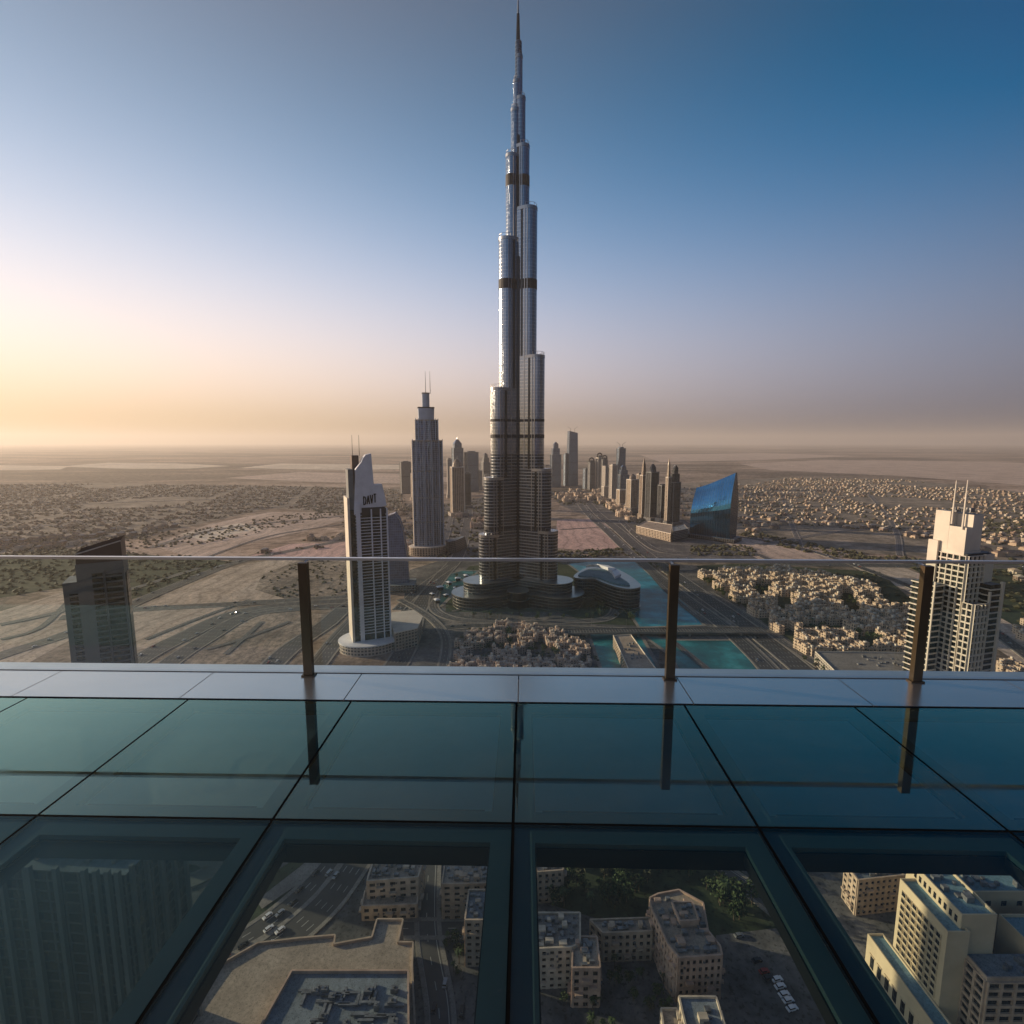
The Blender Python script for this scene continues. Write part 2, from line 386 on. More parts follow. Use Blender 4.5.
# ------------------------------------------------------------------ ground, roads, water, haze
b = MB(); S = 45000
b.face([(-S, -3000, 0), (S, -3000, 0), (S, 60000, 0), (-S, 60000, 0)])
tag(b.build('ground', M_GROUND), kind='structure')
LAYER = [0.03]
def patch(name, pts, mat, pix=True, kind='structure', z=None):
    LAYER[0] += 0.012
    z = LAYER[0] if z is None else z
    q = ccw(gpoly(pts) if pix else pts)
    m = MB(); m.face([(x, y, z) for x, y in q]); return tag(m.build(name, mat), kind=kind)
def smooth_line(pts, k=8):
    out = []; n = len(pts)
    for i in range(n - 1):
        p0, p1, p2, p3 = pts[max(0, i-1)], pts[i], pts[i+1], pts[min(n-1, i+2)]
        for j in range(k):
            t = j / k
            out.append(tuple(0.5 * ((2*p1[c]) + (-p0[c] + p2[c]) * t + (2*p0[c] - 5*p1[c] + 4*p2[c] - p3[c]) * t*t + (-p0[c] + 3*p1[c] - 3*p2[c] + p3[c]) * t**3) for c in (0, 1)))
    out.append(pts[-1]); return out
def offs(line, d):
    out = []
    for i, p in enumerate(line):
        a = line[max(0, i-1)]; c = line[min(len(line)-1, i+1)]
        dx, dy = c[0]-a[0], c[1]-a[1]; L = math.hypot(dx, dy) or 1
        out.append((p[0] - dy / L * d, p[1] + dx / L * d))
    return out
ROADS = []
def road(name, pts, width, mat, pix=True, z=None, kerb=True, k=8, park=None):
    g = smooth_line(gpoly(pts) if pix else pts, k)
    LAYER[0] += 0.012; zz = LAYER[0] if z is None else z
    m = MB(); L, Rr = offs(g, width / 2), offs(g, -width / 2); v = 0
    for i in range(len(g) - 1):
        d = math.hypot(g[i+1][0]-g[i][0], g[i+1][1]-g[i][1])
        m.face([(*Rr[i], zz), (*Rr[i+1], zz), (*L[i+1], zz), (*L[i], zz)], [(0, v), (0, v+d), (width, v+d), (width, v)])
        v += d
    tag(m.build(name, mat), kind='structure')
    if kerb:
        m = MB()
        for s in (-1, 1):
            A, B = offs(g, s * width / 2), offs(g, s * (width / 2 + 2.2))
            for i in range(len(g) - 1):
                q = ccw([A[i], A[i+1], B[i+1], B[i]])
                m.prism(q, 0.0, zz + 0.13)
        tag(m.build('pavement', M_PAVE), kind='structure')
    ROADS.append((g, width, zz))
    return g

# --- sand lots and fields, traced on the ground
patch('pale_flat', [(-420, 468), (-60, 471), (60, 469.5), (70, 466), (-60, 464.5), (-420, 463)], M_PALEFLAT)  # far flats: pale colour stands in for low sun reflected off them
patch('pale_flat', [(60, 466.5), (130, 469), (190, 468.5), (230, 466), (180, 463.5), (110, 462.5)], M_PALEFLAT)
patch('pale_flat', [(225, 478), (320, 482), (420, 484), (470, 480), (420, 474), (300, 472)], M_SAND)
patch('pale_flat', [(240, 468), (330, 470), (420, 469), (400, 465), (280, 463.5)], M_PALEFLAT)
patch('pale_flat', [(770, 470), (900, 476), (1120, 492), (1500, 505), (1500, 480), (1000, 462), (820, 460), (740, 464)], M_SAND)
patch('pale_flat', [(660, 462), (760, 460), (860, 456), (760, 453), (640, 455)], M_SAND)
patch('sand_lot', [(150, 545), (210, 524), (270, 512), (330, 512), (345, 520), (300, 532), (240, 545), (200, 560)], M_SAND)
patch('sand_lot', [(180, 534), (240, 523), (262, 528), (205, 541)], M_PALEFLAT)
patch('sand_lot', [(-120, 600), (-10, 575), (60, 560), (90, 562), (20, 590), (-40, 640)], M_DIRT)
patch('sand_lot', [(110, 655), (125, 612), (240, 566), (345, 545), (345, 600), (240, 600), (190, 640)], M_SAND)
patch('sand_lot', [(-60, 670), (-60, 630), (70, 590), (70, 640), (20, 668)], M_SAND)
patch('sand_lot', [(180, 662), (245, 615), (300, 612), (330, 615), (268, 665), (230, 675)], M_DIRT)
patch('sand_lot', [(250, 556), (290, 544), (346, 542), (346, 556), (300, 560)], M_PINK)
patch('sand_lot', [(555, 548), (557, 520), (600, 518), (618, 538), (628, 547), (590, 551)], M_PINK)
patch('sand_lot', [(556, 514), (560, 505), (590, 504), (600, 512)], M_DIRT)
patch('sand_lot', [(735, 535), (800, 543), (860, 556), (870, 566), (760, 562), (690, 556), (700, 548)], M_SAND)
patch('sand_lot', [(850, 566), (905, 590), (960, 625), (1060, 690), (1060, 640), (960, 590), (900, 566), (870, 560)], M_SAND)
patch('construction_yard', [(255, 590), (262, 575), (300, 560), (348, 562), (348, 598), (300, 603)], M_DIRT)
patch('town_ground', [(440, 672), (395, 700), (330, 1200), (1300, 1200), (1040, 672), (905, 655), (905, 600), (800, 568), (680, 570), (690, 672)], M_URBAN)
patch('town_ground', [(395, 640), (410, 570), (455, 556), (640, 556), (700, 630), (720, 680), (400, 690)], M_URBAN)
patch('town_ground', [(396, 556), (400, 530), (440, 505), (486, 497), (486, 556)], M_URBAN)
patch('town_ground', [(560, 505), (550, 492), (640, 492), (700, 530), (760, 560), (660, 560), (620, 530)], M_URBAN)
patch('town_ground', [(-350, 1200), (120, 900), (200, 840), (330, 700), (400, 700), (400, 1250)], M_URBAN)
patch('park', [(-160, 590), (-60, 560), (60, 548), (240, 562), (130, 600), (60, 588), (-40, 605)], M_GREEN)
patch('park', [(900, 562), (940, 558), (1100, 560), (1200, 640), (1120, 690), (1040, 640)], M_GREEN)
patch('park', [(985, 520), (1100, 522), (1100, 536), (980, 532)], M_GREEN)
patch('park', [(560, 560), (600, 557), (650, 562), (680, 600), (640, 626), (590, 624), (560, 612), (446, 612), (445, 590), (470, 566)], M_GREEN)
patch('park', [(550, 865), (730, 862), (815, 935), (700, 950), (550, 905)], M_GREEN)
patch('park', [(130, 985), (200, 920), (310, 850), (345, 850), (290, 915), (210, 985)], M_GREEN)
patch('park', [(110, 860), (155, 830), (240, 840), (190, 880), (130, 930)], M_GREEN)
patch('town_street', [(696, 566), (740, 564), (880, 572), (918, 606), (905, 668), (830, 668), (760, 620)], M_GREEN)
patch('parking_lot', [(716, 936), (800, 926), (860, 1010), (880, 1090), (720, 1090)], M_URBAN)
patch('scrub_ground', [(-700, 560), (-400, 500), (-150, 485), (100, 483), (300, 486), (400, 489), (405, 512), (345, 514), (270, 508), (200, 524), (100, 545), (-50, 558)], M_SCRUB)
patch('scrub_ground', [(690, 520), (672, 484), (790, 477), (900, 479), (1010, 491), (1400, 530), (1400, 565), (1060, 564), (930, 557), (860, 553), (800, 545), (742, 534)], M_SCRUB)
# --- water
def basin(name, pts, mat, rim=6.0):
    q = ccw(gpoly(pts)); n_ = len(q); out = []
    for i in range(n_):
        (ax, ay), (bx_, by_), (cx_, cy_) = q[i-1], q[i], q[(i+1) % n_]
        d1 = Vector((bx_-ax, by_-ay)).normalized(); d2 = Vector((cx_-bx_, cy_-by_)).normalized(); t = (d1 + d2).normalized()
        out.append((bx_ + t.y * rim, by_ - t.x * rim))
    patch('promenade', out, M_PAVE, pix=False); patch(name, q, mat, pix=False)
basin('lake', [(566, 562), (600, 560), (640, 562), (665, 578), (702, 625), (640, 627), (622, 600), (600, 586)], M_WATER)
basin('canal', [(645, 636), (676, 641), (735, 641), (758, 672), (772, 690), (690, 690), (672, 655)], M_POOL)
basin('canal', [(590, 634), (640, 636), (668, 690), (610, 690)], M_POOL)
basin('pool', [(420, 604), (424, 594), (445, 580), (478, 574), (481, 581), (456, 590), (440, 606), (428, 609)], M_TEAL)
basin('pool', [(438, 578), (462, 571), (478, 571), (470, 577), (446, 584)], M_TEAL)
basin('pool', [(452, 598), (470, 590), (482, 588), (478, 594), (462, 602)], M_TEAL, 2.5)
# --- roads
road('road', [(-120, 700), (0, 656), (70, 633), (129, 606), (180, 584), (238, 562), (300, 549), (345, 540)], 20, M_ROAD4)
road('highway', [(60, 720), (133, 664), (185, 636), (235, 614), (300, 604), (350, 601)], 26, M_ROAD6, kerb=True)
road('highway', [(110, 716), (166, 666), (205, 640), (250, 615), (300, 608), (350, 606)], 22, M_ROAD6, kerb=True)
road('road', [(60, 618), (130, 610), (220, 605), (300, 600), (350, 597)], 18, M_ROAD4, z=0.6)
road('highway', [(240, 700), (286, 652), (325, 625), (352, 604), (400, 585)], 24, M_ROAD6, kerb=True)
road('highway', [(280, 712), (318, 664), (340, 636), (362, 612)], 20, M_ROAD4, kerb=True)
road('boulevard', [(372, 700), (405, 650), (418, 610), (440, 578), (458, 556), (466, 530), (470, 505)], 24, M_ROAD6)
road('road', [(398, 610), (425, 585), (452, 566)], 14, M_ROAD4)
road('ring_road', [(436, 592), (434, 608), (450, 618), (480, 622), (520, 623), (565, 622), (606, 619), (616, 606), (606, 594)], 12, M_ROAD2, k=12)
road('road', [(445, 628), (500, 625), (560, 628), (610, 630), (660, 632), (760, 632)], 16, M_ROAD4)
road('road', [(560, 563), (620, 558), (700, 560), (800, 564), (900, 566), (1060, 568)], 26, M_ROAD6)
road('highway', [(586, 500), (598, 514), (618, 530), (636, 546), (662, 566), (700, 593), (745, 625), (790, 660), (830, 695)], 24, M_ROAD6, kerb=True)
road('highway', [(580, 504), (590, 516), (606, 530), (626, 549), (650, 570), (685, 598), (722, 625), (760, 660), (790, 695)], 20, M_ROAD4, kerb=True)
road('road', [(620, 520), (652, 548), (690, 553), (745, 552), (770, 560)], 14, M_ROAD4)
road('road', [(708, 592), (740, 612), (780, 640), (822, 668)], 10, M_ROAD2)
road('road', [(735, 536), (800, 548), (880, 575), (960, 610), (1060, 680)], 14, M_ROAD4, kerb=True)
road('highway', [(372, 838), (350, 872), (325, 905), (285, 940), (235, 970), (165, 1005), (60, 1060)], 15, M_ROAD6, kerb=True, k=10)
road('highway', [(350, 838), (328, 868), (300, 898), (258, 932), (205, 962), (140, 992), (30, 1040)], 11, M_ROAD4, kerb=True, k=10)
patch('drain_channel', [(300, 868), (318, 852), (326, 856), (300, 884), (262, 910), (256, 902)], M_PAVE)
road('road', [(720, 870), (770, 905), (830, 960), (900, 1060)], 9, M_ROAD2)
road('road', [(400, 930), (480, 930), (520, 935)], 8, M_ROAD2)
road('road', [(430, 860), (428, 930), (440, 1010), (440, 1090)], 9, M_ROAD2)
for pts_, w_ in (([(0, 625), (60, 612), (130, 590), (200, 568)], 9), ([(0, 640), (40, 628), (70, 600)], 8), ([(145, 640), (200, 618), (250, 600)], 7), ([(205, 650), (240, 640), (290, 622)], 7), ([(225, 655), (262, 622)], 6), ([(150, 548), (215, 530), (300, 520), (345, 516)], 12),
                ([(200, 560), (270, 536), (345, 524)], 8), ([(430, 560), (445, 540), (452, 515), (458, 500)], 12), ([(405, 545), (430, 530), (450, 520)], 8), ([(560, 530), (600, 528), (625, 534)], 8), ([(560, 516), (600, 514)], 7), ([(556, 555), (600, 552), (640, 552)], 10),
                ([(640, 560), (660, 585), (690, 612), (712, 628)], 8), ([(670, 640), (705, 668), (730, 690)], 8), ([(610, 628), (640, 660), (652, 690)], 8), ([(400, 600), (430, 618), (446, 640), (440, 680)], 9), ([(412, 640), (440, 628)], 8), ([(452, 612), (480, 606), (520, 609), (560, 607), (585, 602)], 6),
                ([(760, 545), (860, 530), (1000, 528), (1200, 540)], 12), ([(760, 510), (860, 505), (1000, 512), (1200, 530)], 12), ([(800, 545), (790, 520), (780, 490)], 10), ([(900, 556), (890, 520), (860, 485)], 10), ([(-300, 520), (0, 508), (200, 500), (400, 498)], 14), ([(-300, 545), (0, 528), (150, 520), (300, 505), (400, 494)], 12)):
    road('side_road', pts_, w_, M_ROAD2, kerb=w_ >= 9)
# interchange loop seen through the outer row of glass at the left
road('loop_road', [(215, 790), (228, 760), (262, 748), (295, 756), (298, 780), (270, 800), (235, 806)], 10, M_PAVE, k=12)
road('loop_road', [(150, 872), (165, 862), (200, 858), (215, 868), (190, 882), (160, 884)], 7, M_PAVE, k=10)
# --- haze: one closed box of even air
def haze_box(density, color, aniso):
    m, n, l = newmat('haze_air')
    o = N(n, 'ShaderNodeOutputMaterial'); v = N(n, 'ShaderNodeVolumePrincipled')
    v.inputs['Color'].default_value = (*color, 1); v.inputs['Density'].default_value = density; v.inputs['Anisotropy'].default_value = aniso
    l.new(v.outputs[0], o.inputs['Volume'])
    k = MB(); k.prism([(-S - 100, -3100), (S + 100, -3100), (S + 100, 60100), (-S - 100, 60100)], -1.0, 900.0, base=True)
    return tag(k.build('haze', m), kind='stuff')
haze_box(0.00005, (0.94, 0.87, 0.79), 0.35)

# ------------------------------------------------------------------ the glass deck the camera stands over
HC = 2.0; DZ = EYE - HC; DA = -0.0227
DK = thing('deck_origin', None, None)  # replaced below; keeps maths readable
bpy.data.objects.remove(DK)
def D(x, y, z=0.0):
    q = rotp(x, y, DA); return (q[0], q[1], DZ + z)
M_GLASSF = tinted_glass('floor_glass', (0.66, 0.84, 0.82), 1.75, 0.0, 0.0, gt=(0.80, 1.0, 0.80), dust=0.035)
M_GLASSC = tinted_glass('clear_floor_glass', (0.72, 0.86, 0.84), 0.45, 0.0, 0.0, gt=(0.74, 1.0, 0.92), dust=0.012)
M_MILK2 = milky_mat('hazy_under_glass', (0.34, 0.48, 0.44), 0.6)
M_DIM = milky_mat('reflection_veil', (0.035, 0.085, 0.09), 0.55)  # veil colour stands in for sky reflection over the lower left tower
M_GLASSR = tinted_glass('railing_glass', (0.85, 0.92, 0.88), 0.8)
M_FRIT = plain('teal_frit', (0.045, 0.095, 0.105), 0.35, var=0.10, scale=1.5)
M_MILK = milky_mat('milky_under_glass', (0.27, 0.37, 0.37), 0.95)
M_STEELD = plain('dark_steel', (0.012, 0.018, 0.020), 0.5, 0.3, scale=2)
M_SEAL = plain('black_seal', (0.005, 0.005, 0.005), 0.95, scale=4, spec=0.02)
M_BRONZE = plain('dark_bronze', (0.13, 0.09, 0.055), 0.4, 0.7, scale=3, var=0.15)
M_ALU = plain('brushed_metal', (0.78, 0.71, 0.67), 0.22, 0.9, scale=1.2, var=0.05)
M_ALU2 = plain('satin_metal', (0.62, 0.62, 0.62), 0.3, 0.85, scale=2, var=0.08)
T = 1.285; Y1, Y2, Y0 = 3.83, 2.54, 1.24      # joints seen at pixel rows 703 and 825, and one behind the frame's lower edge
X0 = -0.052
def ring(m, x0, x1, y0, y1, w, z0, z1):
    """square-cornered frame lying flat, butted end to end"""
    for (a, b_, c, d) in ((x0, x1, y0, y0 + w), (x0, x1, y1 - w, y1), (x0, x0 + w, y0 + w, y1 - w), (x1 - w, x1, y0 + w, y1 - w)):
        m.prism([(a, c), (b_, c), (b_, d), (a, d)], z0, z1, 0, 0, base=True)
names = {0: 'far left', 1: 'second from left', 2: 'third from left', 3: 'just left of the centre joint', 4: 'just right of the centre joint', 5: 'second from right', 6: 'far right'}
pos_words = ['cut by the left edge of the photo', 'second from the left', 'left of the centre joint', 'right of the centre joint', 'second from the right', 'cut by the right edge of the photo']
for row, (ya, yb) in enumerate(((Y2, Y1), (Y0, Y2))):
    for col in range(-5, 5):
        xa, xb = X0 + col * T, X0 + (col + 1) * T
        g = 0.008
        if row == 0:
            if col in (-5, 4): where = 'outermost at the %s corner' % ('left' if col < 0 else 'right')
            else: where = {-4: 'at the bright far left end', -3: 'third to the left of the centre joint', -2: 'over the faint curved road', -1: 'first left of the centre joint',
                           0: 'first right of the centre joint', 1: 'second right of the centre joint', 2: 'third right of the centre joint', 3: 'at the dark right end'}[col]
            lab = 'milky teal floor panel of the outer row, ' + where
        else:
            if col < -2 or col > 1: 
                if col not in (-3, 2): continue
            where = {-3: 'at the left edge beside the dark tower', -2: 'over the ribbed dark tower at lower left', -1: 'over the pale mall roof and highway', 0: 'over the beige flats and parking lot',
                     1: 'over the beige block with the window grid', 2: 'at the right edge beyond the window grid block'}[col]
            lab = 'clear tinted floor panel of the inner row, ' + where
        r = thing('glass_floor_panel', lab, 'glass panel', D(0, 0), DA, 'glass panels of the deck floor')
        m = MB(); m.face([(xa + g, ya + g, 0), (xb - g, ya + g, 0), (xb - g, yb - g, 0), (xa + g, yb - g, 0)]); m.build('glass', M_GLASSC if row else M_GLASSF, r)
        m = MB(); ring(m, xa + g, xb - g, ya + g, yb - g, 0.105, -0.045, -0.02); m.build('frit_border', M_FRIT, r)
        m = MB(); ring(m, xa + 0.10, xb - 0.10, ya + 0.10, yb - 0.10, 0.02, -0.115, -0.047); m.build('inner_frame', M_STEELD, r)
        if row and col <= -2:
            m = MB(); m.face([(xa + 0.121, ya + 0.121, -0.055), (xb - 0.121, ya + 0.121, -0.055), (xb - 0.121, yb - 0.121, -0.055), (xa + 0.121, yb - 0.121, -0.055)]); m.build('under_pane', M_DIM, r)  # added veil sheet, dims the view below as sky reflection would
        if row == 0:
            m = MB(); m.prism([(xa + 0.121, ya + 0.121), (xb - 0.121, ya + 0.121), (xb - 0.121, yb - 0.121), (xa + 0.121, yb - 0.121)], -0.06, -0.05, 0, 0, base=True)
            m.build('under_pane', M_MILK2 if col in (-2, -3) else M_MILK, r)
            m = MB(); m.prism([(xa + 0.16, ya + 0.122), (xb - 0.16, ya + 0.122), (xb - 0.16, ya + 0.145), (xa + 0.16, ya + 0.145)], -0.0495, -0.035, 0, 0); m.build('shadow_line_strip', M_STEELD, r)  # dark strip standing in for the shadow line along the pane's edge
r = thing('deck_frame', 'black gasket strips and dark steel beams carrying the glass floor', 'floor frame', D(0, 0), DA)
m = MB()
for j in range(-5, 6): m.prism([(X0 + j * T - 0.0075, 0.0), (X0 + j * T + 0.0075, 0.0), (X0 + j * T + 0.0075, Y1 - 0.0), (X0 + j * T - 0.0075, Y1)], -0.02, -0.001)
m.build('joint_seal', M_SEAL, r)
for y in (Y0, Y2, Y1):
    m = MB()
    for j in range(-5, 5): m.prism([(X0 + j * T + 0.0078, y - 0.0075), (X0 + (j + 1) * T - 0.0078, y - 0.0075), (X0 + (j + 1) * T - 0.0078, y + 0.0075), (X0 + j * T + 0.0078, y + 0.0075)], -0.02, -0.001)
    m.build('cross_seal', M_SEAL, r)
m = MB()
for j in range(-5, 6): m.prism([(X0 + j * T - 0.05, 0.5), (X0 + j * T + 0.05, 0.5), (X0 + j * T + 0.05, Y1 - 0.1), (X0 + j * T - 0.05, Y1 - 0.1)], -0.17, -0.117, 0, 0, base=True)
m.build('long_beam', M_STEELD, r)
m = MB()
for y in (Y0, Y2, Y1): m.prism([(X0 - 5 * T, y - 0.05), (X0 + 5 * T, y - 0.05), (X0 + 5 * T, y + 0.05), (X0 - 5 * T, y + 0.05)], -0.21, -0.172, 0, 0, base=True)
m.build('cross_beam', M_STEELD, r)
# metal sill plates between the glass and the railing
YS0, YS1 = Y1 + 0.012, 4.30
PJ = [-6.6, -5.3, -4.05, -2.70, -1.40, -0.04, 1.31, 2.67, 4.05, 5.35, 6.7]
pl = ['outermost left', 'second from the left end, palest', 'left of the left post', 'under the left post', 'left of the centre joint', 'right of the centre joint', 'right of the middle post', 'left of the right post', 'under the right post', 'outermost right']
for i in range(len(PJ) - 1):
    m = MB(); m.prism([(PJ[i] + 0.004, YS0), (PJ[i+1] - 0.004, YS0), (PJ[i+1] - 0.004, YS1), (PJ[i] + 0.004, YS1)], -0.03, 0.006, 0, 0)
    o = m.build('sill_plate', M_ALU); o.location = D(0, 0); o.rotation_euler = (0, 0, DA)
    tag(o, 'brushed metal sill plate along the deck edge, ' + pl[i], 'metal plate', 'sill plates along the deck edge')
# railing
r = thing('glass_railing', 'clear glass railing with thin steel handrail along the deck edge', 'railing', D(0, 0), DA)
YR = 4.36
m = MB(); m.prism([(-6.7, YS1 + 0.012), (6.7, YS1 + 0.012), (6.7, YR + 0.10), (-6.7, YR + 0.10)], -0.25, 0.012, 0, 0, base=True); m.build('base_channel', M_ALU2, r)
m = MB(); m.prism([(-6.7, YS1), (6.7, YS1), (6.7, YS1 + 0.011), (-6.7, YS1 + 0.011)], -0.03, 0.0); m.build('shadow_gap_seal', M_SEAL, r)
m = MB(); m.prism([(-6.7, YR - 0.02), (6.7, YR - 0.02), (6.7, YR + 0.02), (-6.7, YR + 0.02)], 1.0, 1.022, 0, 0, base=True); m.build('handrail', M_ALU2, r)
PX = [-1.845, 1.24, 3.29, -5.4, 5.5]
for x in PX:
    m = MB(); m.box(x, YS1 - 0.035, 0.075, 0.05, 0.006, 0.999, 0, base=True); p_ = m.build('post', M_BRONZE, r)
    k = MB(); k.box(x, YS1 - 0.035, 0.11, 0.068, 0.0065, 0.018); k.build('foot_plate', M_BRONZE, p_)
    k = MB(); k.tube((x, YS1 - 0.01, 0.985), (x, YR, 1.001), 0.012); k.build('rail_clip', M_ALU2, p_)
edges = sorted(PX); edges = [-6.7] + edges + [6.7]
for i in range(len(edges) - 1):
    m = MB(); m.face([(edges[i] + 0.006, YR, 0.013), (edges[i+1] - 0.006, YR, 0.013), (edges[i+1] - 0.006, YR, 0.999), (edges[i] + 0.006, YR, 0.999)]); m.build('glass_pane', M_GLASSR, r)

# ------------------------------------------------------------------ facades
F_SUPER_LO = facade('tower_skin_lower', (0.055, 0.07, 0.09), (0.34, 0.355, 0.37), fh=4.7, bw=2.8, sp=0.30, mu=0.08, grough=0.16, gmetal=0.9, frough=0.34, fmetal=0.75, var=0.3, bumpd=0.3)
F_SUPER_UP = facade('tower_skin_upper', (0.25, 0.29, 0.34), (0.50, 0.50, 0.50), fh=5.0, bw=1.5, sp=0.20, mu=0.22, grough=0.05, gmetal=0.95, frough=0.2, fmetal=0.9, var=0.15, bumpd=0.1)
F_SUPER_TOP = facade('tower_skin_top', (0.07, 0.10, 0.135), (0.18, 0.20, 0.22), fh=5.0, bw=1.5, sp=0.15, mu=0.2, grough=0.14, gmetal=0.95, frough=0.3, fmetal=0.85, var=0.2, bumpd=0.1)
M_BANDDK = plain('plant_storey_louvre', (0.03, 0.03, 0.032), 0.7, 0.0, scale=0.2)
M_STEEL = plain('bright_steel', (0.36, 0.36, 0.36), 0.3, 0.9, scale=0.1, var=0.1)
M_SLOT = plain('dark_recess_glass', (0.03, 0.034, 0.04), 0.2, 0.7, scale=0.1)
F_FINS = facade('finned_blue_skin', (0.09, 0.14, 0.23), (0.38, 0.41, 0.48), fh=4.2, bw=5.2, sp=0.08, mu=0.18, grough=0.12, gmetal=0.9, frough=0.5, fmetal=0.2, var=0.5)
F_BLUE = facade('blue_glass_skin', (0.11, 0.17, 0.25), (0.16, 0.20, 0.25), fh=4.0, bw=3.0, sp=0.18, mu=0.12, grough=0.1, gmetal=0.9, frough=0.4, fmetal=0.4, var=0.35, band=16)
F_GREY = facade('grey_glass_skin', (0.09, 0.11, 0.13), (0.24, 0.23, 0.22), fh=4.0, bw=4.5, sp=0.32, mu=0.22, grough=0.15, gmetal=0.8, var=0.45, band=20)
F_TAN = facade('tan_striped_skin', (0.05, 0.05, 0.05), (0.42, 0.33, 0.24), fh=3.8, bw=6.0, sp=0.30, mu=0.42, grough=0.2, gmetal=0.6, var=0.5)
F_BROWN = facade('brown_skin', (0.045, 0.045, 0.045), (0.28, 0.20, 0.14), fh=3.8, bw=5.0, sp=0.34, mu=0.35, grough=0.2, gmetal=0.6, var=0.5)
F_DARK = facade('dark_glass_skin', (0.035, 0.045, 0.055), (0.10, 0.10, 0.10), fh=3.8, bw=5.5, sp=0.2, mu=0.16, grough=0.12, gmetal=0.9, var=0.5, band=14)
F_PALE = facade('pale_grid_skin', (0.06, 0.07, 0.08), (0.45, 0.40, 0.34), fh=3.8, bw=4.0, sp=0.42, mu=0.36, grough=0.2, gmetal=0.6, var=0.5)
F_WAVY = facade('curved_office_skin', (0.04, 0.055, 0.065), (0.22, 0.21, 0.20), fh=4.6, bw=2.4, sp=0.2, mu=0.1, grough=0.14, gmetal=0.85, frough=0.4, fmetal=0.4, var=0.4)
F_MIRROR = facade('mirror_blue_skin', (0.035, 0.17, 0.33), (0.012, 0.04, 0.07), fh=4.2, bw=6.4, sp=0.05, mu=0.14, grough=0.10, gmetal=1.0, frough=0.3, fmetal=0.8, var=0.12, bumpd=0.0, rvar=0.0)
F_INDIGO = facade('indigo_glass_skin', (0.09, 0.13, 0.24), (0.13, 0.16, 0.25), fh=4.0, bw=3.0, sp=0.12, mu=0.1, grough=0.15, gmetal=0.45, var=0.3)
F_NAVY = facade('navy_glass_skin', (0.02, 0.05, 0.10), (0.02, 0.035, 0.055), fh=4.2, bw=3.2, sp=0.06, mu=0.10, grough=0.15, gmetal=0.3, frough=0.4, fmetal=0.2, var=0.3)
F_OLD = facade('beige_punched_walls', (0.03, 0.03, 0.03), (0.56, 0.44, 0.33), fh=3.6, bw=3.6, sp=0.5, mu=0.55, grough=0.25, gmetal=0.4, frough=0.85, var=0.5, bumpd=0.4)
F_OLD2 = facade('rose_punched_walls', (0.03, 0.03, 0.03), (0.55, 0.41, 0.32), fh=3.6, bw=4.2, sp=0.48, mu=0.6, grough=0.25, gmetal=0.4, frough=0.85, var=0.5, bumpd=0.4)
M_WHITE = plain('white_render', (0.72, 0.74, 0.78), 0.6, var=0.12, scale=0.08)
M_BLUEWHITE = plain('pale_blue_panels', (0.34, 0.40, 0.50), 0.35, 0.3, var=0.12, scale=0.08)
M_CREAM = plain('cream_render', (0.62, 0.56, 0.47), 0.7, var=0.12, scale=0.08)
M_GREYR = plain('grey_render', (0.16, 0.17, 0.17), 0.7, var=0.15, scale=0.08)
M_DGLASS = facade('dark_window_glass', (0.035, 0.05, 0.05), (0.03, 0.03, 0.03), fh=3.6, bw=3.2, sp=0.1, mu=0.08, grough=0.12, gmetal=0.75, var=0.6)
M_ROOF = patch_mat('roof_gravel', [(0.3, (0.16, 0.135, 0.11)), (0.7, (0.30, 0.26, 0.21))], 0.05, 0.6, dark=0.6)
M_ROOFG = patch_mat('roof_membrane', [(0.3, (0.13, 0.14, 0.14)), (0.7, (0.24, 0.25, 0.25))], 0.05, 0.6, dark=0.65)
M_ROOFT = patch_mat('roof_screed', [(0.3, (0.27, 0.20, 0.14)), (0.7, (0.42, 0.32, 0.23))], 0.05, 0.6, dark=0.7)
M_ROOFB = patch_mat('blue_green_roof', [(0.3, (0.10, 0.17, 0.18)), (0.7, (0.20, 0.28, 0.29))], 0.05, 0.6, dark=0.7)
M_PLANT = plain('rooftop_plant', (0.20, 0.20, 0.20), 0.5, 0.4, var=0.6, scale=0.3)

def ledge(m, poly, z0, z1, out, wall=0):
    """a band that stands proud all round a footprint"""
    cx = sum(p[0] for p in poly) / len(poly); cy_ = sum(p[1] for p in poly) / len(poly)
    q = []
    for x, y in poly:
        L = math.hypot(x - cx, y - cy_); q.append((cx + (x - cx) * (L + out) / L, cy_ + (y - cy_) * (L + out) / L))
    m.prism(q, z0, z1, wall, wall, base=True)
def roof_kit(m, cx, cy_, w, d, z, n, rnd):
    """plant boxes, ducts and tanks on a roof"""
    for _ in range(n):
        x = cx + rnd.uniform(-0.38, 0.38) * w; y = cy_ + rnd.uniform(-0.38, 0.38) * d
        if rnd.random() < 0.7: m.box(x, y, rnd.uniform(1.2, 4), rnd.uniform(1.2, 3), z, z + rnd.uniform(0.8, 2.6))
        else: m.tube((x, y, z), (x, y, z + rnd.uniform(1, 2.2)), rnd.uniform(0.6, 1.2), 8)

